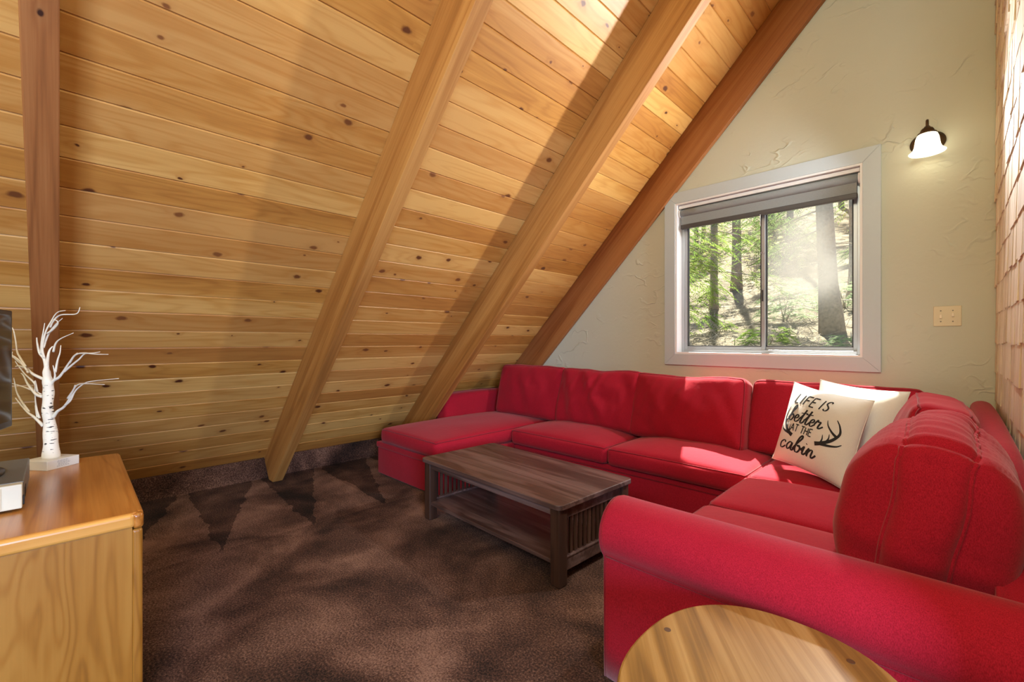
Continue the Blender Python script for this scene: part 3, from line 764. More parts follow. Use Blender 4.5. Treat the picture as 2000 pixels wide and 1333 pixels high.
GL = {
 'L': [[(0, 1), (0, 0), (.5, 0)]], 'I': [[(0, 1), (0, 0)]], 'F': [[(.5, 1), (0, 1), (0, 0)], [(0, .55), (.4, .55)]],
 'E': [[(.5, 1), (0, 1), (0, 0), (.5, 0)], [(0, .53), (.4, .53)]], 'A': [[(-.05, 0), (.25, 1), (.55, 0)], [(.06, .35), (.44, .35)]],
 'T': [[(0, 1), (.6, 1)], [(.3, 1), (.3, 0)]], 'H': [[(0, 0), (0, 1)], [(.5, 0), (.5, 1)], [(0, .52), (.5, .52)]],
 'S': ['c', [(.46, .85), (.3, 1), (.08, .9), (.06, .68), (.28, .5), (.46, .3), (.4, .06), (.2, 0), (.02, .15)]],
 'b': ['c', [(-.05, .1), (.14, .5), (.34, .95), (.28, 1.12), (.17, .9), (.1, .35), (.14, .04), (.30, .0), (.42, .22), (.34, .44), (.22, .40), (.36, .36), (.52, .32)]],
 'e': ['c', [(-.02, .22), (.22, .26), (.32, .40), (.2, .5), (.08, .33), (.12, .06), (.28, .0), (.48, .2)]],
 't': ['c', [(-.02, .2), (.16, .55), (.26, 1.0), (.18, .45), (.18, .06), (.3, .0), (.44, .2)], [(-.04, .68), (.2, .72), (.46, .76)]],
 'r': ['c', [(-.02, .2), (.1, .54), (.18, .42), (.34, .45), (.30, .12), (.38, .0), (.60, .2)]],
 'c': ['c', [(.40, .38), (.26, .5), (.07, .34), (.08, .08), (.24, .0), (.46, .18)]],
 'a': ['c', [(.36, .42), (.2, .5), (.04, .26), (.12, .02), (.28, .14), (.38, .47), (.36, .1), (.44, .0), (.58, .18)]],
 'i': ['c', [(-.02, .2), (.12, .5), (.1, .1), (.18, .0), (.34, .2)], [(.17, .70), (.19, .74)]],
 'n': ['c', [(-.02, .2), (.09, .5), (.08, .25), (.07, .0), (.10, .25), (.24, .46), (.34, .40), (.32, .1), (.4, .0), (.6, .24)]],
}
def ribbon(pts, w0, w1=None, taper=None):
    """flat stroke in pillow design space"""
    n = len(pts); L = []
    for i, p in enumerate(pts):
        a = pts[max(i-1, 0)]; c = pts[min(i+1, n-1)]; d = (c-a); d = d.normalized() if d.length > 1e-9 else Vector((1, 0, 0))
        nn = Vector((-d.y, d.x, 0)); t = i/max(1, n-1)
        w = w0 if w1 is None else w0+(w1-w0)*t
        if taper: w *= 0.55+0.75*abs(d.y) if taper == 'pen' else 1
        L.append((p+nn*w, p-nn*w))
    return L
def to_cloth(strips, name):
    V, F = [], []
    for L in strips:
        b = len(V)
        for a, c in L:
            for p in (a, c):
                q = pil(p.x, p.y, 1)
                e = 0.01
                nrm = (pil(p.x+e, p.y, 1)-pil(p.x-e, p.y, 1)).cross(pil(p.x, p.y+e, 1)-pil(p.x, p.y-e, 1)).normalized()
                V.append(PM @ (q+nrm*0.0010))
        for i in range(len(L)-1): F.append((b+2*i, b+2*i+1, b+2*i+3, b+2*i+2))
    return mk(name, V, F, 'ink', p1, False, True)
def word(txt, x0, y0, w, hgt, adv, sw_, slant=0.22, spaces=0.35, name='printed_word', drop=0.0):
    strips = []; x = 0.0; gl = []
    for ch in txt:
        if ch == ' ': x += spaces; continue
        g_ = GL[ch]; cur = g_[0] == 'c'
        for st in (g_[1:] if cur else g_):
            pts = [Vector((px+x, py, 0)) for px, py in st]; gl.append((pts, cur))
        x += adv[ch] if isinstance(adv, dict) and ch in adv else adv['*']
    tot = x
    for pts, cur in gl:
        P2 = []
        for p in pts:
            X = p.x/tot; P2.append(Vector((x0+X*w+slant*p.y*hgt, y0+p.y*hgt+drop*X, 0)))
        if cur: P2 = catmull(P2, 6)
        else:
            Q = []
            for a, c in zip(P2[:-1], P2[1:]): strips.append(ribbon([a+(c-a)*k/6 for k in range(7)], sw_))
            continue
        strips.append(ribbon(P2, sw_, taper='pen'))
    return to_cloth(strips, name)
word('LIFE IS', -0.62, 0.52, 0.98, 0.25, {'I': .32, '*': .72}, 0.017, slant=0.28)
word('better', -0.68, 0.06, 0.98, 0.36, {'b': .50, 'e': .44, 't': .40, '*': .5}, 0.0185)
word('AT THE', -0.50, -0.185, 0.66, 0.18, {'*': .74}, 0.0135, slant=0.10)
word('cabin', -0.74, -0.66, 1.02, 0.385, {'i': .32, '*': .52}, 0.0195)
for sx in (1, -1):
    A = []
    main = catmull([(0.26, -0.30, 0), (0.42, -0.24, 0), (0.62, -0.10, 0), (0.74, 0.08, 0), (0.70, 0.26, 0), (0.62, 0.38, 0)], 6)
    A.append((main, 0.050, 0.008))
    A.append((catmull([(0.71, 0.00, 0), (0.58, 0.08, 0), (0.47, 0.20, 0), (0.43, 0.32, 0)], 5), 0.032, 0.006))
    A.append((catmull([(0.40, -0.24, 0), (0.42, -0.14, 0), (0.40, -0.04, 0)], 5), 0.026, 0.006))
    A.append((catmull([(0.52, -0.17, 0), (0.55, -0.08, 0), (0.54, 0.02, 0)], 5), 0.026, 0.006))
    A.append((catmull([(0.40, -0.26, 0), (0.58, -0.24, 0), (0.74, -0.19, 0), (0.82, -0.12, 0)], 5), 0.036, 0.006))
    to_cloth([ribbon([Vector(((q.x-0.01) if sx > 0 else (-q.x*0.80-0.20), q.y, 0)) for q in p], a, c) for p, a, c in A], 'printed_antler')

# ------------------------------------------------------------------ coffee table
def coffee_table():
    t = thing('coffee_table', 'dark brown mission-style coffee table with slatted ends and low shelf', 'table', (-1.782, 1.865, 0), math.radians(-2.2))
    lx, ly, hz = 0.572, 0.300, 0.380
    # top with rounded corners
    poly = []
    r = 0.035
    for cx, cy, a0 in ((lx-r, ly-r, 0), (-lx+r, ly-r, 90), (-lx+r, -ly+r, 180), (lx-r, -ly+r, 270)):
        for k in range(7):
            a = math.radians(a0+15*k); poly.append((cx+r*math.cos(a), cy+r*math.sin(a)))
    prism('table_top', poly, 'z', hz-0.024, hz, 'espresso', t, 0.004)
    s = 0.058; ex, ey = lx-0.018, ly-0.018
    for sx in (-1, 1):
        for sy in (-1, 1):
            x0, x1 = sorted((sx*ex, sx*(ex-s))); y0, y1 = sorted((sy*ey, sy*(ey-s)))
            box('leg', (x0, y0, 0.0), (x1, y1, hz-0.0245), 'espresso_v', t, 0.007)
    for sy in (-1, 1):
        y0, y1 = sorted((sy*(ey-0.008), sy*(ey-0.030)))
        box('apron', (-ex+s, y0, hz-0.062), (ex-s, y1, hz-0.0245), 'espresso', t, 0.002)
    box('shelf', (-ex+s*0.6, -ey+0.012, 0.092), (ex-s*0.6, ey-0.012, 0.112), 'espresso', t, 0.003)
    for sx in (-1, 1):
        x0, x1 = sorted((sx*(ex-0.012), sx*(ex-0.040)))
        box('end_apron', (x0, -ey+s, hz-0.080), (x1, ey-s, hz-0.0245), 'espresso', t, 0.002)
        box('end_rail', (x0, -ey+s, 0.058), (x1, ey-s, 0.118), 'espresso', t, 0.004)
        box('end_moulding', (x0-0.004, -ey+s, 0.116), (x1+0.004, ey-s, 0.126), 'espresso', t, 0.003)
        nsl = 13; wy = 2*(ey-s)
        for k in range(nsl):
            y = -ey+s+wy*(k+0.5)/nsl
            box('slat', (x0+0.008, y-0.0095, 0.122), (x1-0.008, y+0.0095, hz-0.077), 'espresso_v', t, 0.002)
coffee_table()

# ------------------------------------------------------------------ oak cabinet with the things on it
CZ = 0.62
def cabinet():
    t = thing('oak_cabinet', 'golden oak cabinet with rounded edges at the left', 'cabinet', (-2.132, -0.185, 0), math.radians(-0.9))
    hx, hy = 0.478, 0.365
    box('top_board', (-hx+0.012, -hy+0.012, CZ-0.034), (hx-0.012, hy-0.012, CZ), 'oak_top', t, 0.003)
    # rounded edge strips
    for sx in (-1, 1):
        x0, x1 = sorted((sx*hx, sx*(hx-0.030)))
        box('edge_strip', (x0, -hy+0.02, CZ-0.042), (x1, hy-0.020, CZ-0.0004), 'oak_trim', t, 0.011, seg=4)
    for sy in (-1, 1):
        y0, y1 = sorted((sy*hy, sy*(hy-0.024)))
        box('edge_strip', (-hx+0.02, y0, CZ-0.042), (hx-0.020, y1, CZ-0.0004), 'oak_top', t, 0.009, seg=4)
    for sx in (-1, 1):
        for sy in (-1, 1):
            x0, x1 = sorted((sx*(hx-0.001), sx*(hx-0.030))); y0, y1 = sorted((sy*(hy-0.001), sy*(hy-0.026)))
            box('corner_block', (x0, y0, CZ-0.046), (x1, y1, CZ-0.0008), 'espresso_v' if False else 'oak_top', t, 0.010, seg=4)
            box('corner_post', (x0-0.002*sx, y0-0.002*sy, 0.0), (x1-0.002*sx, y1-0.002*sy, CZ-0.045), 'oak_side', t, 0.009, seg=4)
    for sx in (-1, 1):
        x0, x1 = sorted((sx*(hx-0.005), sx*(hx-0.022)))
        box('side_panel', (x0, -hy+0.026, 0.02), (x1, hy-0.026, CZ-0.040), 'oak_side', t, 0.001)
    box('back_panel', (-hx+0.03, -hy+0.008, 0.02), (hx-0.03, -hy+0.020, CZ-0.04), 'oak_side', t, 0.001)
    box('bottom_board', (-hx+0.03, -hy+0.02, 0.05), (hx-0.03, hy-0.03, 0.07), 'oak_top', t, 0.001)
    for k in range(2):
        x0 = -hx+0.034+k*(hx-0.034); d = box('door', (x0+0.003, hy-0.026, 0.075), (x0+hx-0.040, hy-0.008, CZ-0.05), 'oak_side', t, 0.003)
        xx = -0.045 if k == 0 else 0.045
        v, f = tube_data([(xx, hy-0.010, 0.36), (xx, hy+0.012, 0.36)], 0.012, 12); mk('knob', v, f, 'bronze', d, smooth=False)
cabinet()
def vcr():
    t = thing('video_recorder', 'grey and cream video recorder lying on the oak cabinet', 'video player', (-2.10, -0.265, CZ))
    x0, x1, y0, y1 = -2.305, -1.905, -0.46, -0.072
    box('casing', (x0, y0, CZ+0.010), (x1-0.030, y1+0.0, CZ+0.080), 'vcr_top', t, 0.003, True)
    box('front_panel', (x1-0.031, y0-0.004, CZ+0.008), (x1, y1-0.002, CZ+0.078), 'vcr_front', t, 0.003, True)
    box('front_flap', (x1-0.004, y0+0.05, CZ+0.012), (x1+0.004, y1-0.042, CZ+0.074), 'vcr_front', t, 0.002, True)
    for k in range(4):
        box('vent_slot', (x1-0.09-0.014*k, y1-0.002, CZ+0.022), (x1-0.082-0.014*k, y1+0.0015, CZ+0.050), 'black', t, 0, True)
    box('side_jack', (x1-0.034, y1-0.004, CZ+0.014), (x1-0.018, y1+0.002, CZ+0.040), 'black', t, 0.001, True)
    for x in (x0+0.05, x1-0.07):
        for y in (y0+0.04, y1-0.04): box('foot', (x-0.015, y-0.015, CZ), (x+0.015, y+0.015, CZ+0.011), 'black', t, 0.002, True)
vcr()
def tv():
    t = thing('flat_television', 'black flat television standing on the video recorder at the left edge', 'television', (-1.965, -0.196, CZ+0.080), math.atan2(-0.228, 0.974))
    w, z0, z1 = 0.365, 0.115, 0.515
    box('bezel', (-w, -0.030, z0), (w, 0.0, z1), 'black', t, 0.004)
    box('screen', (-w+0.016, -0.002, z0+0.022), (w-0.016, 0.0012, z1-0.016), 'screen', t, 0)
    box('rear_housing', (-0.26, -0.065, z0+0.05), (0.26, -0.028, z1-0.10), 'black', t, 0.012)
    box('neck', (-0.05, -0.045, 0.010), (0.05, -0.020, z0+0.06), 'black', t, 0.004)
    v, f = lathe([(0.0, 0.0), (0.15, 0.0), (0.15, 0.006), (0.12, 0.011), (0.0, 0.013)], 36, 0.55)
    mk('stand_base', [p+Vector((-0.09, -0.03, 0)) for p in v], f, 'black', t, True)
tv()
def twig_tree():
    t = thing('twig_tree', 'white decorative birch twig tree on a small white block', 'decoration', (-2.478, -0.010, CZ))
    # square block turned with one corner towards the room
    c = Vector((-2.490, -0.026, 0)); a = Vector((-0.065, 0.084, 0)).normalized(); b = Vector((-a.y, a.x, 0))
    near = Vector((-2.421, -0.031, 0)); S_ = 0.112
    q = [near, near+a*S_, near+a*S_+b*S_, near+b*S_]
    bk = prism('block', [(p.x, p.y) for p in q], 'z', CZ, CZ+0.035, 'white_paint', t, 0.0015, True)
    ctr = (q[0]+q[2])/2
    nrm = -b
    V, F = [], []
    rr = random.Random(5)
    for row in range(8):
        z = CZ+0.029-row*0.0032; x = 0.030+rr.random()*0.008; xe = 0.080-rr.random()*0.010
        while x < xe:
            wd = rr.uniform(0.003, 0.008); p0 = near+a*x+nrm*0.0004; p1_ = near+a*min(x+wd, xe)+nrm*0.0004; k = len(V)
            V += [(p0.x, p0.y, z), (p1_.x, p1_.y, z), (p1_.x, p1_.y, z+0.0012), (p0.x, p0.y, z+0.0012)]; F.append((k, k+1, k+2, k+3)); x += wd+0.002
    mk('printed_text', V, F, 'grey_ink', bk, world=True)
    r_ = Vector((0.7131, 0.7009, 0)); d_ = Vector((-0.7010, 0.7132, 0))      # across / away as one looks at it
    o = Vector((ctr.x, ctr.y, CZ+0.034))
    def P(s, h, dep=0.0): return o+r_*s+d_*dep+Vector((0, 0, h))
    k = 1.745/870*1.0          # metres per picture pixel at the tree
    def Q(px, py, dep=0.0): return P((px-98)*k, (894-py)*k, dep)
    tr = catmull([Q(98, 894), Q(97.5, 865), Q(94, 830, .003), Q(92.5, 800, -.003), Q(91, 770, .004), Q(92, 750), Q(90, 735), Q(89, 722), Q(90, 714)], 5)
    def tr_r(s):
        return (0.0265-0.010*min(1, s*3))*(1-0.62*max(0, s-0.62)/0.38)*(1+0.06*math.sin(s*40))
    v, f = tube_data(tr, tr_r, 16); mk('trunk', v, f, 'birch', t, True, True)
    B = [ # main branches, each with its twigs
     [[(89, 725), (85, 702), (76, 690), (72, 672), (71, 660)], [(80, 692), (82, 668), (86, 650), (90, 632)], [(86, 700), (84, 680), (92, 650), (104, 630), (118, 612), (136, 608)], [(84, 680), (90, 655), (100, 636), (112, 622)], [(92, 652), (106, 644), (118, 634), (120, 628), (116, 625)], [(97, 640), (103, 628), (118, 616), (148, 614), (155, 601)]],
     [[(90, 720), (88, 700), (88, 685), (91, 677)], [(90, 688), (98, 672), (112, 662), (140, 651)]],
     [[(97, 752), (102, 744), (112, 738), (120, 728), (133, 708), (144, 694), (148, 690)], [(120, 728), (138, 712), (150, 702), (160, 692), (178, 690), (189, 688)], [(132, 710), (146, 694), (166, 690), (190, 692), (218, 692.5)], [(102, 745), (105, 733), (104, 722), (103, 714)], [(104.5, 728), (107, 705), (110, 690), (110, 675)]],
     [[(102, 815), (110, 804), (122, 796), (130, 786), (138, 772), (146, 752)], [(126, 792), (136, 782), (144, 764), (160, 750), (176, 745), (226, 740)], [(132, 778), (142, 766), (154, 752), (174, 749), (211, 750.5)]],
     [[(84, 741), (70, 734), (62, 728), (55, 720), (42, 715), (36, 716)], [(60, 724), (50, 706), (42, 696), (34, 691)], [(57, 716), (46, 698), (41, 688), (38, 668), (34, 648), (31, 641)], [(62, 728), (50, 714), (34, 704), (22, 694), (20, 688)], [(50, 708), (38, 702), (24, 694)]],
     [[(81, 775), (70, 772), (62, 766), (54, 758), (46, 748), (38, 734), (32, 730)], [(60, 764), (58, 750), (40, 732), (28, 716), (22, 706)], [(70, 772), (54, 764), (44, 755), (40, 752)], [(54, 764), (40, 756), (24, 749)], [(62, 766), (63, 760), (62, 745), (63, 748)]],
     [[(83, 832), (74, 824), (62, 814), (50, 806), (36, 792), (24, 778)], [(66, 816), (62, 806), (58, 794), (57, 792)], [(70, 818), (65, 800), (63, 778), (63, 748)], [(50, 806), (40, 788), (32, 768), (30, 748), (31, 738)]],
     [[(84, 741), (60, 700), (30, 690), (22, 685), (24, 676), (28, 671)], ],
     [[(22, 690), (36, 652), (48, 644), (58, 638)]],
    ]
    rb_ = random.Random(9)
    for bi, br in enumerate(B[:7]):
        par = None; dep0 = rb_.uniform(-0.05, 0.05)
        for i, path in enumerate(br):
            n_ = len(path); slope = rb_.uniform(-0.05, 0.05) if i else dep0
            pts = [Q(px, py, (dep0 if i else 0)*(1 if i else s/(n_-1))*0.6+slope*s/(n_-1)*0.5) for s, (px, py) in enumerate(path)]
            pts = catmull(pts, 5); rr0 = 0.0062 if i == 0 else 0.0040
            v, f = tube_data(pts, (lambda s, rr0=rr0: rr0*(1-0.72*s)), 8)
            ob = mk('branch' if i == 0 else 'twig', v, f, 'twig', t if i == 0 else par, True, True)
            if i == 0: par = ob
twig_tree()

# ------------------------------------------------------------------ oval side table
def side_table():
    t = thing('side_table', 'oval oak side table with dark wooden plugs beside the rolled arm', 'table', (-0.248, 0.915, 0), math.radians(36))
    rc, rsn = math.cos(math.radians(36)), math.sin(math.radians(36))
    L_ = lambda x, y: (x*rc+y*rsn, -x*rsn+y*rc)      # room directions into the table's own frame
    Z = 0.46; a, b = 0.240, 0.284
    def oval(k, n=72, s=1.0):
        th = 2*PI*k/n; c, q = math.cos(th), math.sin(th); e = 2/2.3
        return L_(a*s*math.copysign(abs(c)**e, c), b*s*math.copysign(abs(q)**e, q))
    o = prism('table_top', [oval(k) for k in range(72)], 'z', Z-0.026, Z, 'oak_round', t, 0.005)
    for (x, y) in ((-0.205, 0.045), (0.105, 0.210), (0.205, 0.045), (-0.105, -0.215), (0.105, -0.215)):
        x, y = L_(x, y)
        v, f = tube_data([(x, y, Z-0.006), (x, y, Z+0.0006)], 0.0075, 16); mk('plug', v, f, 'plug', o)
    for x in (-0.150, 0.150):
        for y in (-0.17, 0.17):
            v, f = tube_data([(x*1.08, y*1.08, 0), (x*1.05, y*1.05, 0.15), (x, y, 0.30), (x*0.97, y*0.97, Z-0.025)], lambda s: 0.016+0.006*math.sin(PI*s), 12)
            mk('leg', v, f, 'oak_round', t, True)
    for y in (-0.168, 0.168): box('apron', (-0.15, y-0.010, Z-0.075), (0.15, y+0.010, Z-0.0255), 'oak_round', t, 0.002)
    for x in (-0.148, 0.148): box('apron', (x-0.010, -0.17, Z-0.075), (x+0.010, 0.17, Z-0.0255), 'oak_round', t, 0.002)
side_table()

# ------------------------------------------------------------------ the woods outside
def leafmat(name, c1, c2, tr=0.45):
    m = bpy.data.materials.new(name); m.use_nodes = True; t = m.node_tree; t.nodes.clear(); g = N(t)
    out = g.n('ShaderNodeOutputMaterial'); d = g.n('ShaderNodeBsdfDiffuse'); l = g.n('ShaderNodeBsdfTranslucent')
    tc = g.n('ShaderNodeTexCoord').outputs['Object']; c = g.mix(g.ramp(g.noise(tc, 3.5, 4, 0.7), [(0.3, (0, 0, 0)), (0.7, (1, 1, 1))]), c1, c2)
    g.set(d.inputs[0], c); g.set(l.inputs[0], c); mx = g.n('ShaderNodeMixShader'); mx.inputs[0].default_value = tr
    t.links.new(d.outputs[0], mx.inputs[1]); t.links.new(l.outputs[0], mx.inputs[2]); t.links.new(mx.outputs[0], out.inputs[0]); return m
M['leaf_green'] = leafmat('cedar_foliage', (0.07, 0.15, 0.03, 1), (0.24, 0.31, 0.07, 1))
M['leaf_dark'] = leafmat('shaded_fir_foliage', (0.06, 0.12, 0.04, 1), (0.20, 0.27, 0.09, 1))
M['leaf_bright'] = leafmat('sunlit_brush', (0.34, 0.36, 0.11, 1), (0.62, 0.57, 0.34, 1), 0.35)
M['leaf_blue'] = leafmat('undergrowth', (0.13, 0.23, 0.10, 1), (0.30, 0.35, 0.20, 1))
M['dry'] = leafmat('dry_twigs', (0.22, 0.17, 0.12, 1), (0.62, 0.55, 0.46, 1), 0.1)
M['bark'] = plain('tree_bark', srgb(172, 160, 148), 0.95, nscale=22, namt=0.75, bump=1.0)
def groundmat():
    m, t, b = new_mat('forest_floor'); g = N(t); tc = g.n('ShaderNodeTexCoord').outputs['Object']
    f = g.noise(tc, 2.2, 6, 0.75); f2 = g.noise(tc, 30, 4, 0.7)
    c = g.ramp(g.m('ADD', g.m('MULTIPLY', f, 0.6), g.m('MULTIPLY', f2, 0.5)), [(0.32, srgb(56, 50, 36)), (0.5, srgb(112, 102, 78)), (0.7, srgb(182, 168, 138))])
    g.set(b.inputs['Base Color'], c); b.inputs['Roughness'].default_value = 1.0; g.bump(f2, 1.0, 0.08, b); return m
M['ground'] = groundmat()
def gz(x, y):
    s = 0.55+0.21*max(0, y-5.0)+0.05*max(0, y-12)**1.5
    return s+0.16*nz(x*0.6, y*0.6, 0)+0.07*nz(x*2.1, y*2.1, 4)
GX = [-24+0.5*k for k in range(73)]; GY = [3.75+0.5*k for k in range(60)]
V = [(x, y, gz(x, y)) for y in GY for x in GX]; nx = len(GX)
F = [(j*nx+i, j*nx+i+1, (j+1)*nx+i+1, (j+1)*nx+i) for j in range(len(GY)-1) for i in range(nx-1)]
g_ = mk('ground', V, F, 'ground', smooth=True); struct(g_)
def frond(V, F, c, d, size, rr, droop=0.5):
    """flat conifer spray: short leaflets set along a drooping stem"""
    d = d.normalized(); side = d.cross(Vector((0, 0, 1)))
    side = side.normalized() if side.length > 1e-4 else Vector((1, 0, 0))
    n = 6
    for k in range(n):
        t = (k+0.5)/n; p = c+d*(size*t)-Vector((0, 0, droop*size*t*t))
        ln = size*0.42*(1-0.6*t)+size*0.05
        for s in (-1, 1):
            e = p+(side*s*0.8+d*0.8).normalized()*ln-Vector((0, 0, ln*rr.uniform(0.1, 0.6)))
            w = d*(size*0.055)
            b = len(V); V += [p-w, p+w, e]; F.append((b, b+1, b+2))
def conifer(name, label, x, y, h, r0, lean=(0, 0), boughs=(), leaf='leaf_green', group='trees beyond the window', bare=0, seed=1, lab2=None):
    rr = random.Random(seed); z0 = gz(x, y)-0.1
    t = thing(name, label, 'tree', (x, y, z0), group=group)
    path = [(x+lean[0]*k/10+0.03*nz(k*0.5, seed, 0), y+lean[1]*k/10, z0+h*k/10) for k in range(11)]
    v, f = tube_data(path, lambda s: r0*(1+0.45*math.exp(-s*18))*(1-0.55*s), 18)
    v = [p+Vector((nz(p.x*7, p.y*7, p.z*1.5), nz(p.x*7+9, p.y*7, p.z*1.5), 0))*r0*0.16 for p in v]
    mk('trunk', v, f, 'bark', t, True, True)
    # bare dead limbs
    parts = []
    for k in range(bare):
        zz = rr.uniform(0.05, 0.55); a = rr.uniform(0, 2*PI); L = rr.uniform(0.5, 1.5); p0 = Vector((x+lean[0]*zz, y+lean[1]*zz, z0+h*zz))
        d = Vector((math.cos(a), math.sin(a), rr.uniform(-0.35, 0.2)))
        parts.append(tube_data(catmull([p0, p0+d*L*0.5+Vector((0, 0, 0.04)), p0+d*L-Vector((0, 0, 0.12))], 4), lambda s: 0.010*(1-0.8*s), 5))
    if parts: v, f = join(parts); mk('dead_limbs', v, f, 'dry', t, True, True)['kind'] = 'stuff'
    if boughs:
        V, F = [], []; limb = []
        for (z1, a, L, n) in boughs:
            p0 = Vector((x+lean[0]*(z1-z0)/h, y+lean[1]*(z1-z0)/h, z1)); d = Vector((math.cos(a), math.sin(a), -0.10))
            pts = [p0+d*L*s-Vector((0, 0, 0.22*L*s*s)) for s in (0, .25, .5, .75, 1)]
            limb.append(tube_data(pts, lambda s: 0.016*(1-0.8*s), 5))
            for k in range(n):
                s = rr.random()**0.7; p = p0+d*L*s-Vector((0, 0, 0.22*L*s*s))
                p += Vector((rr.gauss(0, 0.10), rr.gauss(0, 0.10), rr.gauss(-0.05, 0.10)))
                aa = a+rr.uniform(-1.3, 1.3); frond(V, F, p, Vector((math.cos(aa), math.sin(aa), rr.uniform(-0.5, 0.15))), rr.uniform(0.12, 0.28), rr)
        v, f = join(limb); mk('limbs', v, f, 'bark', t, True, True)['kind'] = 'stuff'
        mk('foliage', V, F, leaf, t, False, True)['kind'] = 'stuff'
    return t
def far_fir(label, x, y, h, seed, leaf):
    rr = random.Random(seed); z0 = gz(x, y)-0.1
    t = thing('fir_tree', label, 'tree', (x, y, z0), group='firs up the slope')
    v, f = tube_data([(x, y, z0+h*k/5) for k in range(6)], lambda s: 0.12*(1-0.8*s), 8); mk('trunk', v, f, 'bark', t, True, True)
    V, F = [], []
    for k in range(520):
        q = rr.random()**0.8; a = rr.uniform(0, 2*PI); r = (1-q)*h*0.19+0.15; rad = r*rr.random()**0.5
        frond(V, F, Vector((x+rad*math.cos(a), y+rad*math.sin(a), z0+0.1*h+0.9*h*q-0.25*rad)), Vector((math.cos(a), math.sin(a), rr.uniform(-0.5, 0.1))), rr.uniform(0.25, 0.5), rr)
    mk('foliage', V, F, leaf, t, False, True)['kind'] = 'stuff'
R5 = random.Random(21)
def ring(zs, L, n, a0=None, sp=PI):
    return [(z, (R5.uniform(0, 2*PI) if a0 is None else a0+R5.uniform(-sp, sp)), L*R5.uniform(0.7, 1.15), n) for z in zs]
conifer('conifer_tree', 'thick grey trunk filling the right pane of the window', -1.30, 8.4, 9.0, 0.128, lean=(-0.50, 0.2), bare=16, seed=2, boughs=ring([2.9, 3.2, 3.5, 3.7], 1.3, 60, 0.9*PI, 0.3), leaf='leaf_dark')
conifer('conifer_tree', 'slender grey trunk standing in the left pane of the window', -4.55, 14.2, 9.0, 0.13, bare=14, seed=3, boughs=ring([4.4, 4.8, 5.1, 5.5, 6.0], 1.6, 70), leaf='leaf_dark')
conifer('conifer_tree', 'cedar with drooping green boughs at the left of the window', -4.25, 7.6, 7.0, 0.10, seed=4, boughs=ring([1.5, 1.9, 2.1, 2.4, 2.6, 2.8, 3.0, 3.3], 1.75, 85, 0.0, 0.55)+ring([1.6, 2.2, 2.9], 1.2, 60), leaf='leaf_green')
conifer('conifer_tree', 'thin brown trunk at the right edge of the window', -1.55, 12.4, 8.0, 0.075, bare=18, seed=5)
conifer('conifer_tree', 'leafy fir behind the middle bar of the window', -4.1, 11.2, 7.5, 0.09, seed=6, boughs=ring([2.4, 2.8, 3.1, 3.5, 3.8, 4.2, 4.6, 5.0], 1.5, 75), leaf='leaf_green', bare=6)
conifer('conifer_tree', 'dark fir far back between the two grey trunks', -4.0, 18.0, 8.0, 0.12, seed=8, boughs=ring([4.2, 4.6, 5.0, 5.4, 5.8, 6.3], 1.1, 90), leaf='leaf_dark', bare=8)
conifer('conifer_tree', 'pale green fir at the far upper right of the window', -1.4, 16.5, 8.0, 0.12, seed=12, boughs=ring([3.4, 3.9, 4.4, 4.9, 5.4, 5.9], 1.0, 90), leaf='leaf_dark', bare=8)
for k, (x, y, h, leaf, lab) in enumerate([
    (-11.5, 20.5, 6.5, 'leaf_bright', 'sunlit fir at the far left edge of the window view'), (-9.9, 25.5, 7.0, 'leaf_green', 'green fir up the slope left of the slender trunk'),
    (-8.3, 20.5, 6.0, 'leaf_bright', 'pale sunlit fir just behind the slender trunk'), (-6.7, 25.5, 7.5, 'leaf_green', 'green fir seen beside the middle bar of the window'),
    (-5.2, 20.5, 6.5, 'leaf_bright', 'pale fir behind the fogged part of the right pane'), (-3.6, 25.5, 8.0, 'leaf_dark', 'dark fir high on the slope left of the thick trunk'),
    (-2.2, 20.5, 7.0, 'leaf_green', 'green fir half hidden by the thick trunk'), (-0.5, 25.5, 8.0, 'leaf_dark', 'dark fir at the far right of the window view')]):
    far_fir(lab, x, y, h, 60+k, leaf)
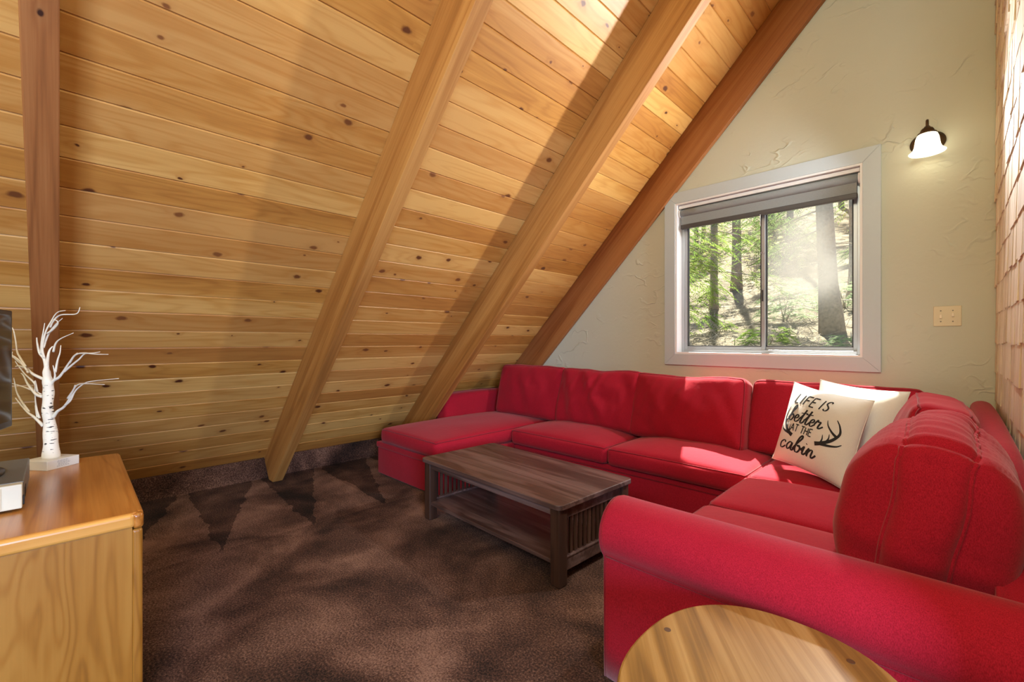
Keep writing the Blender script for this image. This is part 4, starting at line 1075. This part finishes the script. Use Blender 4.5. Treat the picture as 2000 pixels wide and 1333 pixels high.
def shrub(label, x, y, r, hgt, leaf, n, seed):
    rr = random.Random(seed); V, F = [], []; z0 = gz(x, y)
    for k in range(n):
        a = rr.uniform(0, 2*PI); q = rr.random()**0.5*r; p = Vector((x+q*math.cos(a), y+q*math.sin(a), z0+hgt*rr.random()*(1-0.5*(q/r)**2)))
        frond(V, F, p, Vector((math.cos(a), math.sin(a), rr.uniform(-0.2, 0.9))), rr.uniform(0.10, 0.22), rr, 0.6)
    t = thing('shrub', label, 'shrub', (x, y, z0), group='undergrowth beyond the window')
    st = [tube_data([(x+rr.uniform(-.05, .05), y+rr.uniform(-.05, .05), z0-0.03), (x+rr.uniform(-.6, .6)*r, y+rr.uniform(-.6, .6)*r, z0+hgt*rr.uniform(.5, 1))], lambda s: 0.008*(1-0.7*s), 5) for _ in range(9)]
    v, f = join(st); mk('stems', v, f, 'dry', t, True, True)
    mk('foliage', V, F, leaf, t, False, True)['kind'] = 'stuff'
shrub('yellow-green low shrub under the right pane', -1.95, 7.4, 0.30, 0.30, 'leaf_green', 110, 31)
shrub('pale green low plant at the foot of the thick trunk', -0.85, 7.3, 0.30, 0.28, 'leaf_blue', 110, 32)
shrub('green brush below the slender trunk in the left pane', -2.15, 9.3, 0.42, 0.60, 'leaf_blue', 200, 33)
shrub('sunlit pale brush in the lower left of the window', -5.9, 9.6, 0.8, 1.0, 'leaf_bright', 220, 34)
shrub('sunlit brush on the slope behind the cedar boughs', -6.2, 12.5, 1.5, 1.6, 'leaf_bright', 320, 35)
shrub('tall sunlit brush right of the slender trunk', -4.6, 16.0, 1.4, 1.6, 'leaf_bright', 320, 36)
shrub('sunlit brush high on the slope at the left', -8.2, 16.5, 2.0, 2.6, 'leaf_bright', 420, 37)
shrub('brush between thick and thin trunks', -1.45, 10.6, 0.45, 0.7, 'leaf_blue', 220, 38)
# litter of fallen twigs
rr = random.Random(44); parts = []
for k in range(700):
    y = rr.uniform(5.0, 13.0); x = rr.uniform(-0.50*y, -0.05*y); z = gz(x, y); a = rr.uniform(0, PI); L = rr.uniform(0.08, 0.45); h = rr.uniform(0.0, 0.16)
    parts.append(tube_data([(x, y, z), (x+math.cos(a)*L*.5, y+math.sin(a)*L*.5, z+h), (x+math.cos(a)*L, y+math.sin(a)*L, z+h*rr.uniform(0, 1))], lambda s: 0.006*(1-0.6*s), 3))
v, f = join(parts); o = mk('fallen_twigs', v, f, 'dry', g_, world=True); o['kind'] = 'stuff'
